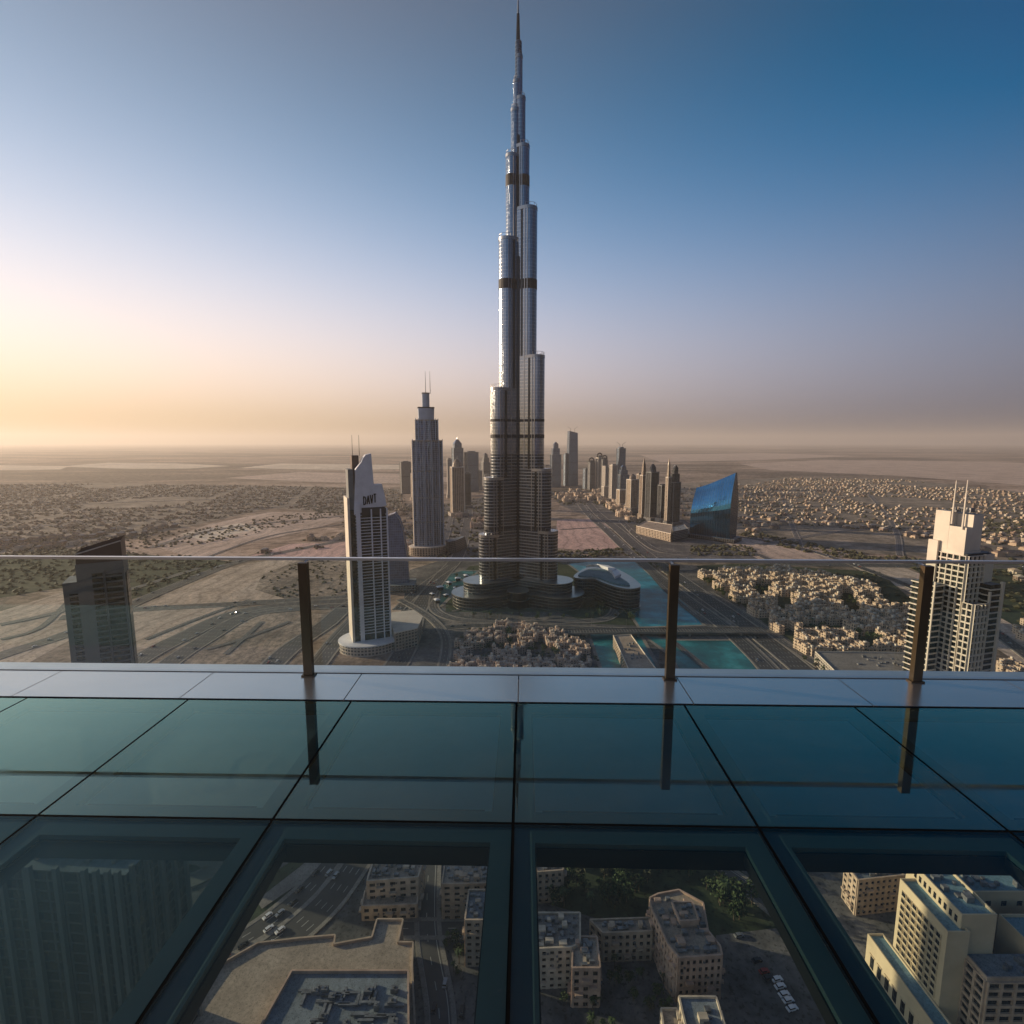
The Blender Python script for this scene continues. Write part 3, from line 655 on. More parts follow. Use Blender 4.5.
# ------------------------------------------------------------------ the supertall
BX, BY = 9.0, 806.0
def supertall():
    root = thing('supertall_tower', 'tallest stepped silver tower tapering to a needle spire, centre of the view', 'skyscraper', (BX, BY, 0))
    def ext(px, py):      # sideways reach from the axis and height of a silhouette corner
        x, z = P(px, py, BY - 18); return abs(x - BX), z
    L = [(479, 533.6), (483.8, 477.7), (490.2, 388.5), (498.3, 237), (505.5, 151), (510.8, 103), (513.2, 73)]
    Rr = [(557.5, 530), (551.5, 469), (545, 356), (537.8, 206), (530, 141), (525.9, 91), (522.9, 47)]
    rad = [13.5, 13, 12.5, 12, 9.0, 6.5, 5.0]
    def capsule(d, r, ang, cut=0.0, n=11):
        pts = [(d + r * math.cos(t), r * math.sin(t)) for t in [-math.pi/2 + math.pi * k / (n - 1) for k in range(n)]]
        pts += [(cut, r), (cut, -r)]
        return [rotp(x, y, ang) for x, y in pts]
    tops = {}
    for side, lst, ang in (('left', L, R(210)), ('right', Rr, R(-30)), ('rear', None, R(90))):
        if lst is None:
            tiers = [(52, 150), (46, 250), (38, 330), (30, 420), (20, 505), (12, 570), (8, 640)]
        else: tiers = [ext(*q) for q in lst]
        z0 = 0
        for i, (E, zt) in enumerate(tiers):
            r = rad[i]
            d = max(0.5, (E - r) / math.cos(R(30))) if lst else E
            m = MB(); poly = capsule(d, r, ang)
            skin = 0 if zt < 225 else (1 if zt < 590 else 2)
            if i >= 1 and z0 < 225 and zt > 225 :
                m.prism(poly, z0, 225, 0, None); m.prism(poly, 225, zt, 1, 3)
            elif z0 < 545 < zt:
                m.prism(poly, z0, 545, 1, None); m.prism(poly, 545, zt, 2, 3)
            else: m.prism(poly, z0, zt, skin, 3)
            w = m.build('wing_tier', [F_SUPER_LO, F_SUPER_UP, F_SUPER_TOP, M_ROOFG], root)
            # a ring of steel screens and rails crowning each setback
            m = MB(); ledge(m, capsule(d, r, ang, max(0, d - 12)), zt - 3.0, zt + 1.2, 0.35); o = m.build('parapet', M_STEEL, w)
            m = MB(); nz = capsule(d, r - 1.0, ang)
            for k in range(0, 11, 2): m.tube((*nz[k], zt + 1), (*nz[k], zt + 5.5), 0.3, 5)
            for k in range(0, 9, 2): m.tube((*nz[k], zt + 5.5), (*nz[k + 2], zt + 5.5), 0.25, 5)
            m.build('roof_rail', M_STEEL, w)
            # projecting steel fins that run up the nose
            if i < 5:
                m = MB(); fz = capsule(d, r + 0.5, ang)
                for k in (0, 1, 9, 10) : m.box(*fz[k], 0.9, 0.9, z0 if z0 else 24, zt - 3.2, ang)
                m.build('nose_fin', M_STEEL, w)
                # dark slots on the flanks where the tier meets the next
                m = MB()
                for s in (-1, 1):
                    q = rotp(max(4, d - r * 0.4), s * (r + 0.1), ang); m.box(*q, 3.4, 0.5, z0 if z0 else 24, zt - 3.2, ang)
                m.build('flank_slot', M_SLOT, w)
            for (pa, pb, lim) in ((419, 421.5, 3), (434.5, 438, 3), (277, 287, 4), (169, 180.5, 5), (526, 529, 1)):
                za, zb = P(518, pb, BY - 25)[1], P(518, pa, BY - 25)[1]
                if za > z0 and zb < zt:
                    m = MB(); ledge(m, poly, za, zb, 0.25); m.build('plant_storey', M_BANDDK, w)
            z0 = 0
    for (za, zb, r_) in ((36, 140, 13.5), (140, 205, 13), (205, 290, 12.5), (290, 505, 12.2), (505, 600, 9.2), (600, 668, 6.7)):
        m = MB(); m.box(0, -r_ * 1.155 - 0.4, 3.6 if za < 500 else 2.4, 3.0, za, zb); m.build('centre_recess', M_SLOT, root)
    m = MB(); core = circ(0, 0, 13.5, 6)
    m.prism(core, 0, 430, 0, 1); m.build('core', [M_SLOT, M_ROOFG], root)
    m = MB(); m.prism(circ(0, -1, 8, 12), 430, 600, 0, 1); m.build('upper_core', [F_SUPER_TOP, M_ROOFG], root)
    z1 = P(518, 42, BY)[1]; z2 = P(518, 14, BY)[1]; z3 = P(517.5, -9, BY)[1]
    m = MB(); m.prism(circ(0, 0, 6.2, 14), 560, z1, 0, 1, top=circ(0, 0, 4.6, 14)); m.build('pinnacle', [F_SUPER_TOP, M_STEEL], root)
    m = MB(); m.tube((-0.6, 0, z1 - 2), (-0.6, 0, z2), 3.1, 10, 2.0)
    m.build('needle', M_SLOT, root)
    m = MB(); m.tube((-0.6, 0, z2), (-0.6, 0, z2 + 18), 1.5, 8, 0.9); m.tube((-0.6, 0, z2 + 18), (-0.6, 0, z3), 0.9, 8, 0.4); m.build('spire', M_STEEL, root)
    # podium lobes
    for s, ang in ((1, R(-30)), (-1, R(210))):
        m = MB(); m.prism(capsule(66, 25, ang, 0, 21), 0, 36, 0, 1); w = m.build('podium_wing', [F_WAVY, M_ROOFG], root)
        m = MB(); ledge(m, capsule(66, 25, ang, 20, 21), 36.0, 37.0, 1.2); m.build('eave', M_STEEL, w)
        m = MB(); m.prism(capsule(72, 36, ang, 6, 25), 0, 19, 0, 1); w = m.build('podium_wing', [F_WAVY, M_ROOFG], root)
        m = MB(); ledge(m, capsule(72, 36, ang, 20, 25), 19.0, 20.0, 1.6); m.build('eave', M_STEEL, w)
    m = MB(); m.prism(circ(0, -50, 16, 28), 0, 25, 0, 1); w = m.build('entrance_drum', [M_SLOT, M_ROOFB], root)
    m = MB(); ledge(m, circ(0, -50, 16, 28), 25, 26, 0.8); m.build('eave', M_STEEL, w)
    m = MB(); ledge(m, circ(0, -50, 16, 28), 13, 13.8, 0.9); m.build('canopy', M_STEEL, w)
supertall()

# ------------------------------------------------------------------ stepped tower with two masts, left of the supertall
def twin_mast_tower():
    gx, gy = G(428.5, 553)
    Y = gy + 6; a = R(14)
    root = thing('twin_mast_tower', 'stepped blue-grey tower with vertical fins, flared crown and two masts', 'skyscraper', (gx, Y, 0), a)
    wid = lambda l, r_: (P(r_, 480, Y)[0] - P(l, 480, Y)[0])
    zz = lambda y: P(428, y, Y)[1]
    def barrel(w, d, bulge=6, n=9):      # bowed front and back
        f = [(-w/2 + w * k / (n-1), -d/2 - bulge * (1 - (2*k/(n-1) - 1) ** 2)) for k in range(n)]
        return f + [(-x, -y) for x, y in f]
    W = wid(413, 444) * 0.93
    for (l, r_, ya, yb, nm, mt, k) in ((413, 444, 553, 441, 'shaft', F_FINS, 1), (416.4, 439.6, 441, 420.6, 'upper_shaft', F_FINS, 0.8), (420.6, 436.2, 420.6, 408, 'crown_drum', M_BLUEWHITE, 0.6), (424.4, 431.8, 408, 393.5, 'mast_block', M_BLUEWHITE, 0.4)):
        w = wid(l, r_) * 0.93; d = w * 0.62
        m = MB()
        top = barrel(w * 1.07, d * 1.07, 6 * k) if nm == 'crown_drum' else None
        m.prism(barrel(w, d, 6 * k), max(0, zz(ya)) if nm != 'shaft' else 0, zz(yb), 0, 1, top=top)
        o = m.build(nm, [mt, M_ROOFG], root)
        m = MB(); ledge(m, top or barrel(w, d, 6 * k), zz(yb) - 1.0, zz(yb) + 1.6, 0.6); m.build('parapet', M_CONC if nm != 'crown_drum' else M_BANDDK, o)
        if nm in ('shaft', 'upper_shaft'):
            m = MB(); bb = barrel(w, d, 6 * k, 9)
            for q in (0, 1, 3, 5, 7, 8): m.box(bb[q][0] * 1.004, bb[q][1] - 0.6, 1.5, 1.6, 0 if nm == 'shaft' else zz(ya), zz(yb) + 4)
            m.build('stone_fin', M_BLUEWHITE, o)
            m = MB()
            for sx in (-1, 1): m.box(sx * (w/2 + 0.5), 0, 1.2, d * 0.7, 0 if nm == 'shaft' else zz(ya), zz(yb) - 2)
            m.build('side_wall', F_PALE, o)
            if nm == 'shaft':
                for yy in (471, 497, 521):
                    m = MB(); ledge(m, bb, zz(yy), zz(yy) + 2.2, 0.3); m.build('plant_storey', M_GREYR, o)
    for px in (425.3, 429.8):
        x = P(px, 380, Y)[0] - gx
        m = MB(); m.tube((x, 0, zz(393.5)), (x, 0, zz(382)), 1.0, 6, 0.7); m.tube((x, 0, zz(382)), (x, 0, zz(371)), 0.7, 6, 0.35); m.build('mast', M_STEEL, root)
    m = MB(); m.prism(circ(-4, -14, 27, 28, 40), 0, 18, 0, 1); w = m.build('podium', [F_TAN, M_ROOFT], root)
    m = MB(); ledge(m, circ(-4, -14, 27, 28, 40), 18, 19.2, 0.8); m.build('eave', M_CREAM, w)
    m = MB(); m.prism([(40, -30), (60, -18), (92, 34), (84, 44), (62, 20), (38, 2)], 0, 26, 0, 1, top=[(40, -24), (58, -12), (86, 34), (80, 42), (60, 20), (38, 2)])
    m.build('slatted_wing', [F_DARK, M_ROOFG], root)
twin_mast_tower()

# ------------------------------------------------------------------ balcony tower builder pieces
def slabs(m, poly, z0, z1, fh, out=0.9, th=0.55):
    z = z0
    while z < z1: ledge(m, poly, z, z + th, out); z += fh
def grid_face(m, p, q, z0, z1, nx, nz, pw, sh, dep, ends=True):
    """piers and spandrels standing proud of wall p->q (outward side to the right of the run)"""
    L = math.hypot(q[0]-p[0], q[1]-p[1]); dx, dy = (q[0]-p[0]) / L, (q[1]-p[1]) / L; nx_, ny_ = dy, -dx
    def quadbox(a, b_, o0, o1, za, zb):
        c = [(p[0] + dx*a + nx_*o1, p[1] + dy*a + ny_*o1), (p[0] + dx*b_ + nx_*o1, p[1] + dy*b_ + ny_*o1), (p[0] + dx*b_ + nx_*o0, p[1] + dy*b_ + ny_*o0), (p[0] + dx*a + nx_*o0, p[1] + dy*a + ny_*o0)]
        m.prism(ccw(c), za, zb, 0, 0, base=True)
    bay = L / nx
    for k in range(nx + 1):
        if not ends and k in (0, nx): continue
        a = max(0, k * bay - pw / 2); b_ = min(L, k * bay + pw / 2); quadbox(a, b_, 0.0, dep, z0, z1)
    fh = (z1 - z0) / nz
    for i in range(nz + 1):
        za = max(z0, z0 + i * fh - sh / 2); zb = min(z1, z0 + i * fh + sh / 2)
        for k in range(nx): quadbox(k * bay + pw / 2 + 0.003, (k + 1) * bay - pw / 2 - 0.003, 0.0, dep - 0.12, za, zb)

# letters as strokes on a 0..1 grid (x right, y up)
GLYPH = {
 'D': [[(0,0),(0,1)], [(0,1),(0.6,0.9)], [(0.6,0.9),(0.85,0.5)], [(0.85,0.5),(0.6,0.1)], [(0.6,0.1),(0,0)]],
 'A': [[(0,0),(0.45,1)], [(0.45,1),(0.9,0)], [(0.2,0.35),(0.7,0.35)]],
 'M': [[(0,0),(0,1)], [(0,1),(0.45,0.3)], [(0.45,0.3),(0.9,1)], [(0.9,1),(0.9,0)]],
 'V': [[(0,1),(0.45,0)], [(0.45,0),(0.9,1)]],
 'T': [[(0,1),(0.9,1)], [(0.45,1),(0.45,0)]],
 'I': [[(0.45,0),(0.45,1)]],
}
def sign_tower():
    gx, gy = G(368, 648); Y = gy + 10; a = R(24)
    gx = P(368, 560, Y)[0]
    root = thing('hotel_tower', 'white balcony tower with solid white sail crown carrying dark letters', 'skyscraper', (gx, Y, 0), a)
    zz = lambda y: P(368, y, Y - 12)[1]
    W, Dp = 41.0, 30.0
    zt = zz(509)
    core = rect(0, 0, W, Dp)
    m = MB(); m.prism(core, 0, zt, 0, 1); m.build('wall', [M_DGLASS, M_ROOFG], root)
    m = MB(); slabs(m, rect(3, 0, W - 7, Dp + 0.4), 20, zt - 6, 3.5, 0.9, 0.75); m.build('balcony_slabs', M_WHITE, root)
    m = MB(); m.box(-W/2 - 1.0, 0, 2.6, Dp + 3, 0, zz(497)); m.build('end_wall', M_CREAM, root)
    for (x, w, zt_) in ((-11.5, 4.6, zz(503)), (3.2, 1.3, zt), (13.5, 1.3, zt), (20.8, 1.5, zt)):
        m = MB(); m.box(x, -Dp/2 - 1.7, w, 2.2, 0, zt_); m.build('front_fin', M_WHITE, root)
    m = MB()
    for y in (-9, 0, 9): m.box(W/2 + 1.0, y, 2.0, 1.3, 0, zt)
    m.build('side_fin', M_WHITE, root)
    # crown
    def zx(x): return x
    def wall_poly(name, pts, y0, y1, mat):   # an outline in x,z given thickness y0..y1
        m = MB(); n = len(pts)
        m.face([(x, y0, z) for x, z in pts]); m.face([(x, y1, z) for x, z in reversed(pts)])
        for i in range(n):
            (xa, za), (xb, zb) = pts[i], pts[(i + 1) % n]
            m.face([(xa, y0, za), (xa, y1, za), (xb, y1, zb), (xb, y0, zb)])
        return m.build(name, mat, root)
    k = (P(391, 500, Y)[0] - P(350, 500, Y)[0]) / 41.0
    X = lambda px: (px - 369.5) * k * 1.09
    Z = lambda py: zz(py)
    front = [(X(357), Z(514)), (X(386), Z(506)), (X(384.8), Z(497)), (X(382.5), Z(484.5)), (X(375.2), Z(484.5)), (X(374.6), Z(470)), (X(373.8), Z(453.5)), (X(369), Z(454.8)), (X(366.6), Z(458)), (X(365), Z(462)), (X(360), Z(469)), (X(359.3), Z(480)), (X(358.2), Z(495))]
    front = list(reversed(front))[:]
    wall_poly('sail_crown', list(reversed(front)), -Dp/2 - 0.6, -Dp/2 + 9, M_WHITE)
    m = MB(); m.box(X(355.5), -3, 5.5, 22, zz(509), zz(469)); m.build('side_block', M_GREYR, root)
    m = MB(); m.box(X(361), 2, 7.5, 14, zz(490), zz(455.5)); m.build('lift_tower', M_BROWN, root)
    m = MB(); m.box(X(374), 6, 22, 14, zt, zz(492)); m.build('rear_block', M_WHITE, root)
    m = MB(); m.box(X(374), -Dp/2 - 0.3, 26, 1.4, zt - 7, zt + 2); m.build('dark_band', M_BANDDK, root)  # dark band across the front under the crown
    for px in (359.3, 365.3):
        m = MB(); m.tube((X(px), 0, zz(456)), (X(px), 0, zz(435)), 0.38, 6, 0.2); m.build('mast', M_CONC, root)
    # dark letters on the crown
    x0 = X(365.8); h = 9.6; step = 3.75
    for i, ch in enumerate('DAVT'):
        m = MB(); zb = Z(504.5) + i * 0.75
        for (x1, y1), (x2, y2) in GLYPH[ch]:
            m.tube((x0 + i * step + x1 * 3.0, -Dp/2 - 0.9, zb + y1 * h), (x0 + i * step + x2 * 3.0, -Dp/2 - 0.9, zb + y2 * h), 0.62, 6)
        m.build('sign_letter', M_SEAL, root)
    # podium: round drum with ring roof and a lattice wing
    m = MB(); m.prism(circ(0, -6, 30, 32, 37), 0, 11, 0, 1); w = m.build('podium', [F_PALE, M_ROOFT], root)
    m = MB(); ledge(m, circ(0, -6, 30, 32, 37), 11, 12.4, 1.2); m.build('ring_eave', M_WHITE, w)
    m = MB(); m.prism([(22, -34), (50, -28), (66, 10), (62, 40), (34, 42), (26, 10)], 0, 22, 0, 1); w = m.build('podium_wing', [F_PALE, M_ROOFT], root)
    m = MB(); ledge(m, [(22, -34), (50, -28), (66, 10), (62, 40), (34, 42), (26, 10)], 22, 23, 0.8); m.build('eave', M_CREAM, w)
M_BROWN = plain('brown_metal', (0.10, 0.065, 0.05), 0.5, 0.2, scale=0.1)
sign_tower()

def curved_blue_tower():
    gx, gy = G(397, 590); Y = gy + 8; gx = P(397, 560, Y)[0]
    root = thing('curved_glass_tower', 'low dark-blue glass tower with curved pointed top behind the balcony tower', 'skyscraper', (gx, Y, 0), R(8))
    zz = lambda y: P(397, y, Y)[1]
    k = P(400, 540, Y)[0] - P(399, 540, Y)[0]; X = lambda px: (px - 397) * k
    prof = [(X(385), 0), (X(409), 0), (X(408), zz(560)), (X(406.5), zz(545)), (X(404.5), zz(530)), (X(401.5), zz(519)), (X(397), zz(512.5)), (X(390), zz(515)), (X(386), zz(519))]
    m = MB(); Dd = 24; n = len(prof); u = 0
    m.face([(x, -Dd/2, z) for x, z in prof], [(x + 60, z) for x, z in prof], 0)
    m.face([(x, Dd/2, z) for x, z in reversed(prof)], [(x + 60, z) for x, z in reversed(prof)], 0)
    for i in range(1, n):
        (xa, za), (xb, zb) = prof[i], prof[(i + 1) % n]
        m.face([(xa, -Dd/2, za), (xa, Dd/2, za), (xb, Dd/2, zb), (xb, -Dd/2, zb)], [(0, za), (Dd, za), (Dd, zb), (0, zb)], 0)
    m.build('glass_body', F_INDIGO, root)
    m = MB()
    for i in range(2, n - 1):
        (xa, za), (xb, zb) = prof[i], prof[i + 1]
        m.tube((xa, -Dd/2 - 0.5, za), (xb, -Dd/2 - 0.5, zb), 0.7, 5)
    m.build('edge_frame', M_STEEL, root)
    m = MB(); m.box(0, -4, 60, 44, 0, 12, 0, 0, 1); m.build('podium', [F_GREY, M_ROOFG], root)
curved_blue_tower()

# ------------------------------------------------------------------ grey balcony tower cut off by the deck, far left
def grey_tower():
    Y = 300.0; xl, xr = P(65, 570, Y)[0], P(132, 575, Y)[0]
    gx = (xl + xr) / 2 - 0.5; W = (xr - xl) * 0.93
    a = R(30)
    root = thing('grey_apartment_tower', 'grey apartment tower with slanted brown crown rising behind the railing', 'skyscraper', (gx, Y, 0), a)
    root.scale = (0.78, 0.78, 1)
    zz = lambda y: P(98, y, Y)[1]
    zt = zz(560); Dp = 24.0
    m = MB(); m.prism(rect(-W/2 + 4, 1.5, 10, Dp), 0, zz(577), 0, 1); w1 = m.build('side_wing', [M_GREYR, M_ROOFG], root)
    m = MB(); m.prism(rect(3.5, 0, W - 8, Dp), 0, zt, 0, 1); m.build('wall', [M_GREYR, M_ROOFG], root)
    # window columns: dark glass set in front, slabs crossing
    fr = -Dp / 2
    for (x, w, zt_) in ((-W/2 + 4.8, 5.0, zz(588)), (1.5, 6.4, zz(570)), (11.3, 10.0, zz(572))):
        yy = (fr + 1.5) if x < -10 else fr
        m = MB(); m.box(x, yy - 0.15, w, 0.3, 4, zt_); m.build('window_column', M_DGLASS, root)
        m = MB(); z = 6.0
        while z < zt_ - 1: m.box(x, yy - 0.75, w + 0.2, 1.2, z, z + 0.8, base=True); z += 3.2
        m.build('balcony_slabs', M_GREYR, root)
    m = MB(); m.box(6.4 - 0.9, fr - 0.8, 0.8, 1.4, 0, zz(568)); m.box(17.0, fr - 0.8, 1.2, 1.4, 0, zz(568)); m.build('pier', M_GREYR, root)
    m = MB(); m.box(W/2 - 0.2, 0, 0.8, Dp * 0.6, 4, zt - 8); m.build('end_glazing', M_DGLASS, root)
    # crown: brown screen rising to the right
    hw = (W - 9) / 2
    P0 = rect(3.5, 0, 2 * hw, Dp - 1)
    m = MB(); m.prism(P0, zt, [zz(550.5), zz(540.5), zz(539.5), zz(549.5)], 0, None)
    inner = rect(3.5, 0, 2 * hw - 1.6, Dp - 2.6)
    m.prism(list(reversed(inner)), zt + 0.5, [zz(550.5), zz(540.5), zz(541.5), zz(551.5)], 0, None)
    m.build('crown_screen', M_BROWN, root)
    m = MB(); m.tube((3.5 - hw, fr + 0.5, zz(550.3)), (3.5 + hw, fr + 0.5, zz(540.3)), 0.4, 5); m.build('crown_rim', M_CREAM, root)
    m = MB(); rnd = random.Random(3); roof_kit(m, 3, 0, 20, 12, zt, 10, rnd); m.build('roof_plant', M_PLANT, root)
grey_tower()

# ------------------------------------------------------------------ cream tower with two masts at the right
def cream_tower():
    Y = 300.0
    gx = P(958, 600, Y)[0] - 2.4; a = R(16)
    root = thing('cream_apartment_tower', 'sunlit cream tower with stepped solid crown and two slim masts', 'skyscraper', (gx, Y, 0), a)
    root.scale = (0.86, 0.9, 1)
    # faces: local -X and -Y; the camera sees the lit -X/-Y corner. v() maps a view offset in metres along the picture to the plan
    k = P(959, 580, Y)[0] - P(958, 580, Y)[0]
    zz = lambda y, o=0: P(955, y, Y + o)[1]
    def block(name, cx, cy_, w, d, zt, cap=M_ROOFG, wall=M_CREAM, z0=0, par=root):
        m = MB(); m.prism(rect(cx, cy_, w, d), z0, zt, 0, 1); return m.build(name, [wall, cap], par)
    z_top, z_mid = zz(511), zz(545)
    block('tower_core', 0, 0, 20, 22, z_mid - 3, wall=M_DGLASS)
    block('solid_crown', -2.5, 0.5, 15.5, 19, zz(548) , z0=zz(552), wall=M_CREAM)
    c1 = block('solid_crown', -7.2, 5.6, 6.2, 9, z_top, z0=zz(548.3), wall=M_CREAM)
    c3 = block('crown_step', -7.6, -4.0, 5.4, 10, zz(525), z0=zz(548.3), wall=M_CREAM)
    c2 = block('solid_crown', 0.4, 0.5, 9.0, 18, zz(513), z0=zz(548.3), wall=M_CREAM)
    # masts
    for px, ytop, ybot, lx in ((953.7, 480, 523, -0.6), (965.2, 479, 527, -7.0)):
        m = MB(); m.tube((-11.0, lx, zz(ybot)), (-11.0, lx, zz(500)), 0.62, 8, 0.5); m.tube((-11.0, lx, zz(500)), (-11.0, lx, zz(ytop)), 0.5, 8, 0.25); m.build('mast', M_CREAM, root)
    m = MB(); grid_face(m, (-10, -11), (10, -11), 4, z_mid - 4, 5, 56, 0.6, 0.75, 1.2); m.build('front_grid', M_CREAM, root)
    m = MB(); grid_face(m, (-10, 11), (-10, -11), 4, z_mid - 4, 6, 56, 0.6, 0.75, 1.2); m.build('side_grid', M_CREAM, root)
    m = MB(); m.box(-11.6, 8.5, 1.6, 6, 0, zz(541)); m.build('shoulder', M_CREAM, root)
    # left lower wing
    w = block('side_wing', -17, 6, 8, 14, zz(582), wall=M_DGLASS)
    m = MB(); slabs(m, rect(-17, 6, 8, 14), 4, zz(583), 3.4, 0.9, 0.7); m.build('balcony_slabs', M_CREAM, w)
    m = MB(); m.box(-21.6, -1.6, 0.9, 0.9, 0, zz(579)); m.build('corner_pier', M_CREAM, w)
    # front bay (lower)
    w = block('front_bay', -3.5, -14.5, 13, 6, zz(597), wall=M_DGLASS)
    m = MB(); grid_face(m, (-10, -17.5), (3, -17.5), 4, zz(597) + 1, 4, 40, 0.6, 0.8, 1.1); grid_face(m, (-10, -11.6), (-10, -17.5), 4, zz(597) + 1, 2, 40, 0.6, 0.8, 1.1); m.build('bay_grid', M_CREAM, w)
    # right shoulders
    w = block('stair_block', 8.6, -9.5, 8, 6, zz(551), wall=M_CREAM, z0=zz(578))
    w = block('right_bay', 9.5, -11, 10, 12, zz(579), wall=M_DGLASS)
    m = MB(); slabs(m, rect(9.5, -11, 10, 12), 4, zz(580), 3.4, 0.9, 0.7); m.build('balcony_slabs', M_CREAM, w)
    m = MB(); m.box(15.0, -17.2, 2.2, 1.6, 0, zz(577)); m.box(3.6, -17.6, 1.2, 1.2, 0, zz(585)); m.build('corner_pier', M_CREAM, w)
    w = block('rear_block', 14, 2, 12, 16, zz(552), wall=M_CREAM, z0=zz(590))
    w = block('right_wing', 19, -4, 9, 14, zz(582), wall=M_DGLASS)
    m = MB(); slabs(m, rect(19, -4, 9, 14), 4, zz(583), 3.4, 0.9, 0.7); m.build('balcony_slabs', M_CREAM, w)
    w = block('right_wing', 25, 0, 6, 12, zz(598), wall=M_DGLASS)
    m = MB(); slabs(m, rect(25, 0, 6, 12), 4, zz(599), 3.4, 0.9, 0.7); m.build('balcony_slabs', M_CREAM, w)
    m = MB(); m.box(23.8, -11.2, 1.4, 1.4, 0, zz(600)); m.build('corner_pier', M_CREAM, w)
    m = MB(); roof_kit(m, -5, 0, 9, 14, z_top, 7, random.Random(5)); m.build('roof_plant', M_PLANT, root)
    block('podium', 0, -4, 66, 58, 12, wall=F_PALE, cap=M_ROOFT)
cream_tower()

# ------------------------------------------------------------------ blue mirror-glass block with a sloping curved top
def mirror_block():
    gx, gy = G(705, 545.5)
    root = thing('mirror_glass_block', 'tilted blue mirror-glass office block with sloping curved roofline', 'office building', (0, 0, 0))
    A = G(689.5, 537.5); B = G(729.5, 543.0)
    C = (B[0] + 30, B[1] + 34)
    D_ = (A[0] + C[0] - B[0], A[1] + C[1] - B[1])
    def zt(px, py, Y): return P(px, py, Y)[1]
    zA, zB, zC = zt(693, 488, A[1]), zt(733, 473, B[1]), zt(735, 475, C[1])
    # front A-B: lean in towards the top, bowed; narrow end B-C pointed at top like a blade
    nz, nx = 14, 12
    def lerp(a, b_, t): return (a[0] + (b_[0] - a[0]) * t, a[1] + (b_[1] - a[1]) * t)
    mid = lambda p, q: lerp(p, q, 0.5)
    AD, BC = mid(A, D_), mid(B, C)
    def pt(side, u, v):      # side 0 front, 1 back
        Z = (zA + (zB - zA) * (u ** 1.25)) * v
        base = lerp(A, B, u) if side == 0 else lerp(D_, C, u); ridge = lerp(AD, BC, u)
        half = math.hypot(ridge[0]-base[0], ridge[1]-base[1]); off = 17.0 * (max(0, v - 0.5) / 0.5) ** 1.6 - 5.0 * math.sin(min(1, v / 0.95) * math.pi)
        if side: off = off * 1.0 + 2
        q = lerp(base, ridge, min(0.92, off / half))
        q = (q[0] + 9 * max(0, v - 0.1) * max(0, 0.6 - u), q[1])
        return (q[0], q[1], Z)
    m = MB()
    Lab = math.hypot(B[0]-A[0], B[1]-A[1]); Lbc = math.hypot(C[0]-B[0], C[1]-B[1])
    for side in (0, 1):
        for i in range(nx):
            for j in range(nz):
                u0, u1, v0, v1 = i/nx, (i+1)/nx, j/nz, (j+1)/nz
                q = [pt(side, u0, v0), pt(side, u1, v0), pt(side, u1, v1), pt(side, u0, v1)]
                uv = [(p_u * Lab, p[2]) for p_u, p in zip((u0, u1, u1, u0), q)]
                if side: q.reverse(); uv.reverse()
                m.face(q, uv)
    m.build('glass_front', F_MIRROR, root, smooth=False)
    m = MB()
    for u, s in ((1, 0), (0, 1)):
        for j in range(nz):
            v0, v1 = j/nz, (j+1)/nz
            q = [pt(0, u, v0), pt(1, u, v0), pt(1, u, v1), pt(0, u, v1)]
            uv = [(0, q[0][2]), (Lbc, q[1][2]), (Lbc, q[2][2]), (0, q[3][2])]
            if s: q.reverse(); uv.reverse()
            m.face(q, uv)
    m.build('glass_end', F_NAVY, root)
    m = MB()
    for i in range(nx):
        a, b_, c, d = pt(0, i/nx, 1), pt(0, (i+1)/nx, 1), pt(1, (i+1)/nx, 1), pt(1, i/nx, 1)
        m.face([a, b_, c, d])
    m.build('roof_edge', M_STEEL, root)
    m = MB(); q = [lerp(A, C, -0.12), lerp(B, D_, -0.12), lerp(C, A, -0.12), lerp(D_, B, -0.12)]
    m.prism(ccw(q), 0, 10, 0, 1); m.build('podium', [F_DARK, M_ROOFG], root)
    root.location = (0, 0, 0)
mirror_block()

# ------------------------------------------------------------------ curved office beside the supertall's foot
def curved_office():
    H = 34
    root = thing('curved_office', 'crescent dark-glass office with teal roof and white shell beside the lake', 'office building', (0, 0, 0))
    outline = [(574, 577), (583, 570), (596, 566), (610, 567), (622, 572), (632, 578), (640, 585), (638, 588), (628, 589), (616, 587), (604, 583), (594, 579), (583, 579)]
    poly = ccw(gpoly(outline, H))
    poly = smooth_closed(poly)
    m = MB(); m.prism(poly, 0, H, 0, 1); w = m.build('wall', [F_WAVY, M_ROOFB], root)
    m = MB(); ledge(m, poly, H, H + 0.9, 0.9); ledge(m, poly, 4, 5, 1.2); m.build('eave', M_STEEL, w)
    m = MB(); m.prism([(p[0], p[1]) for p in smooth_closed(ccw(gpoly([(578, 576), (590, 570), (606, 571), (620, 578), (630, 586), (614, 584), (596, 578)], H + 1)))], H + 1, H + 2.5, 0, 0); m.build('roof_deck', M_ROOFB, w)
    # white shell roof
    m = MB()
    top = gpoly([(586, 564.5), (597, 563.5), (608, 565), (616, 568), (621, 573)], H + 8); low = gpoly([(590, 567), (599, 567.5), (607, 570), (612, 574), (615, 579)], H + 2.5)
    for i in range(4): m.prism(ccw([low[i], low[i+1], top[i+1], top[i]]), H + 2.6, H + 8 - abs(i - 1.5), 0, 0, base=True)
    m.build('white_shell', M_WHITE, w)
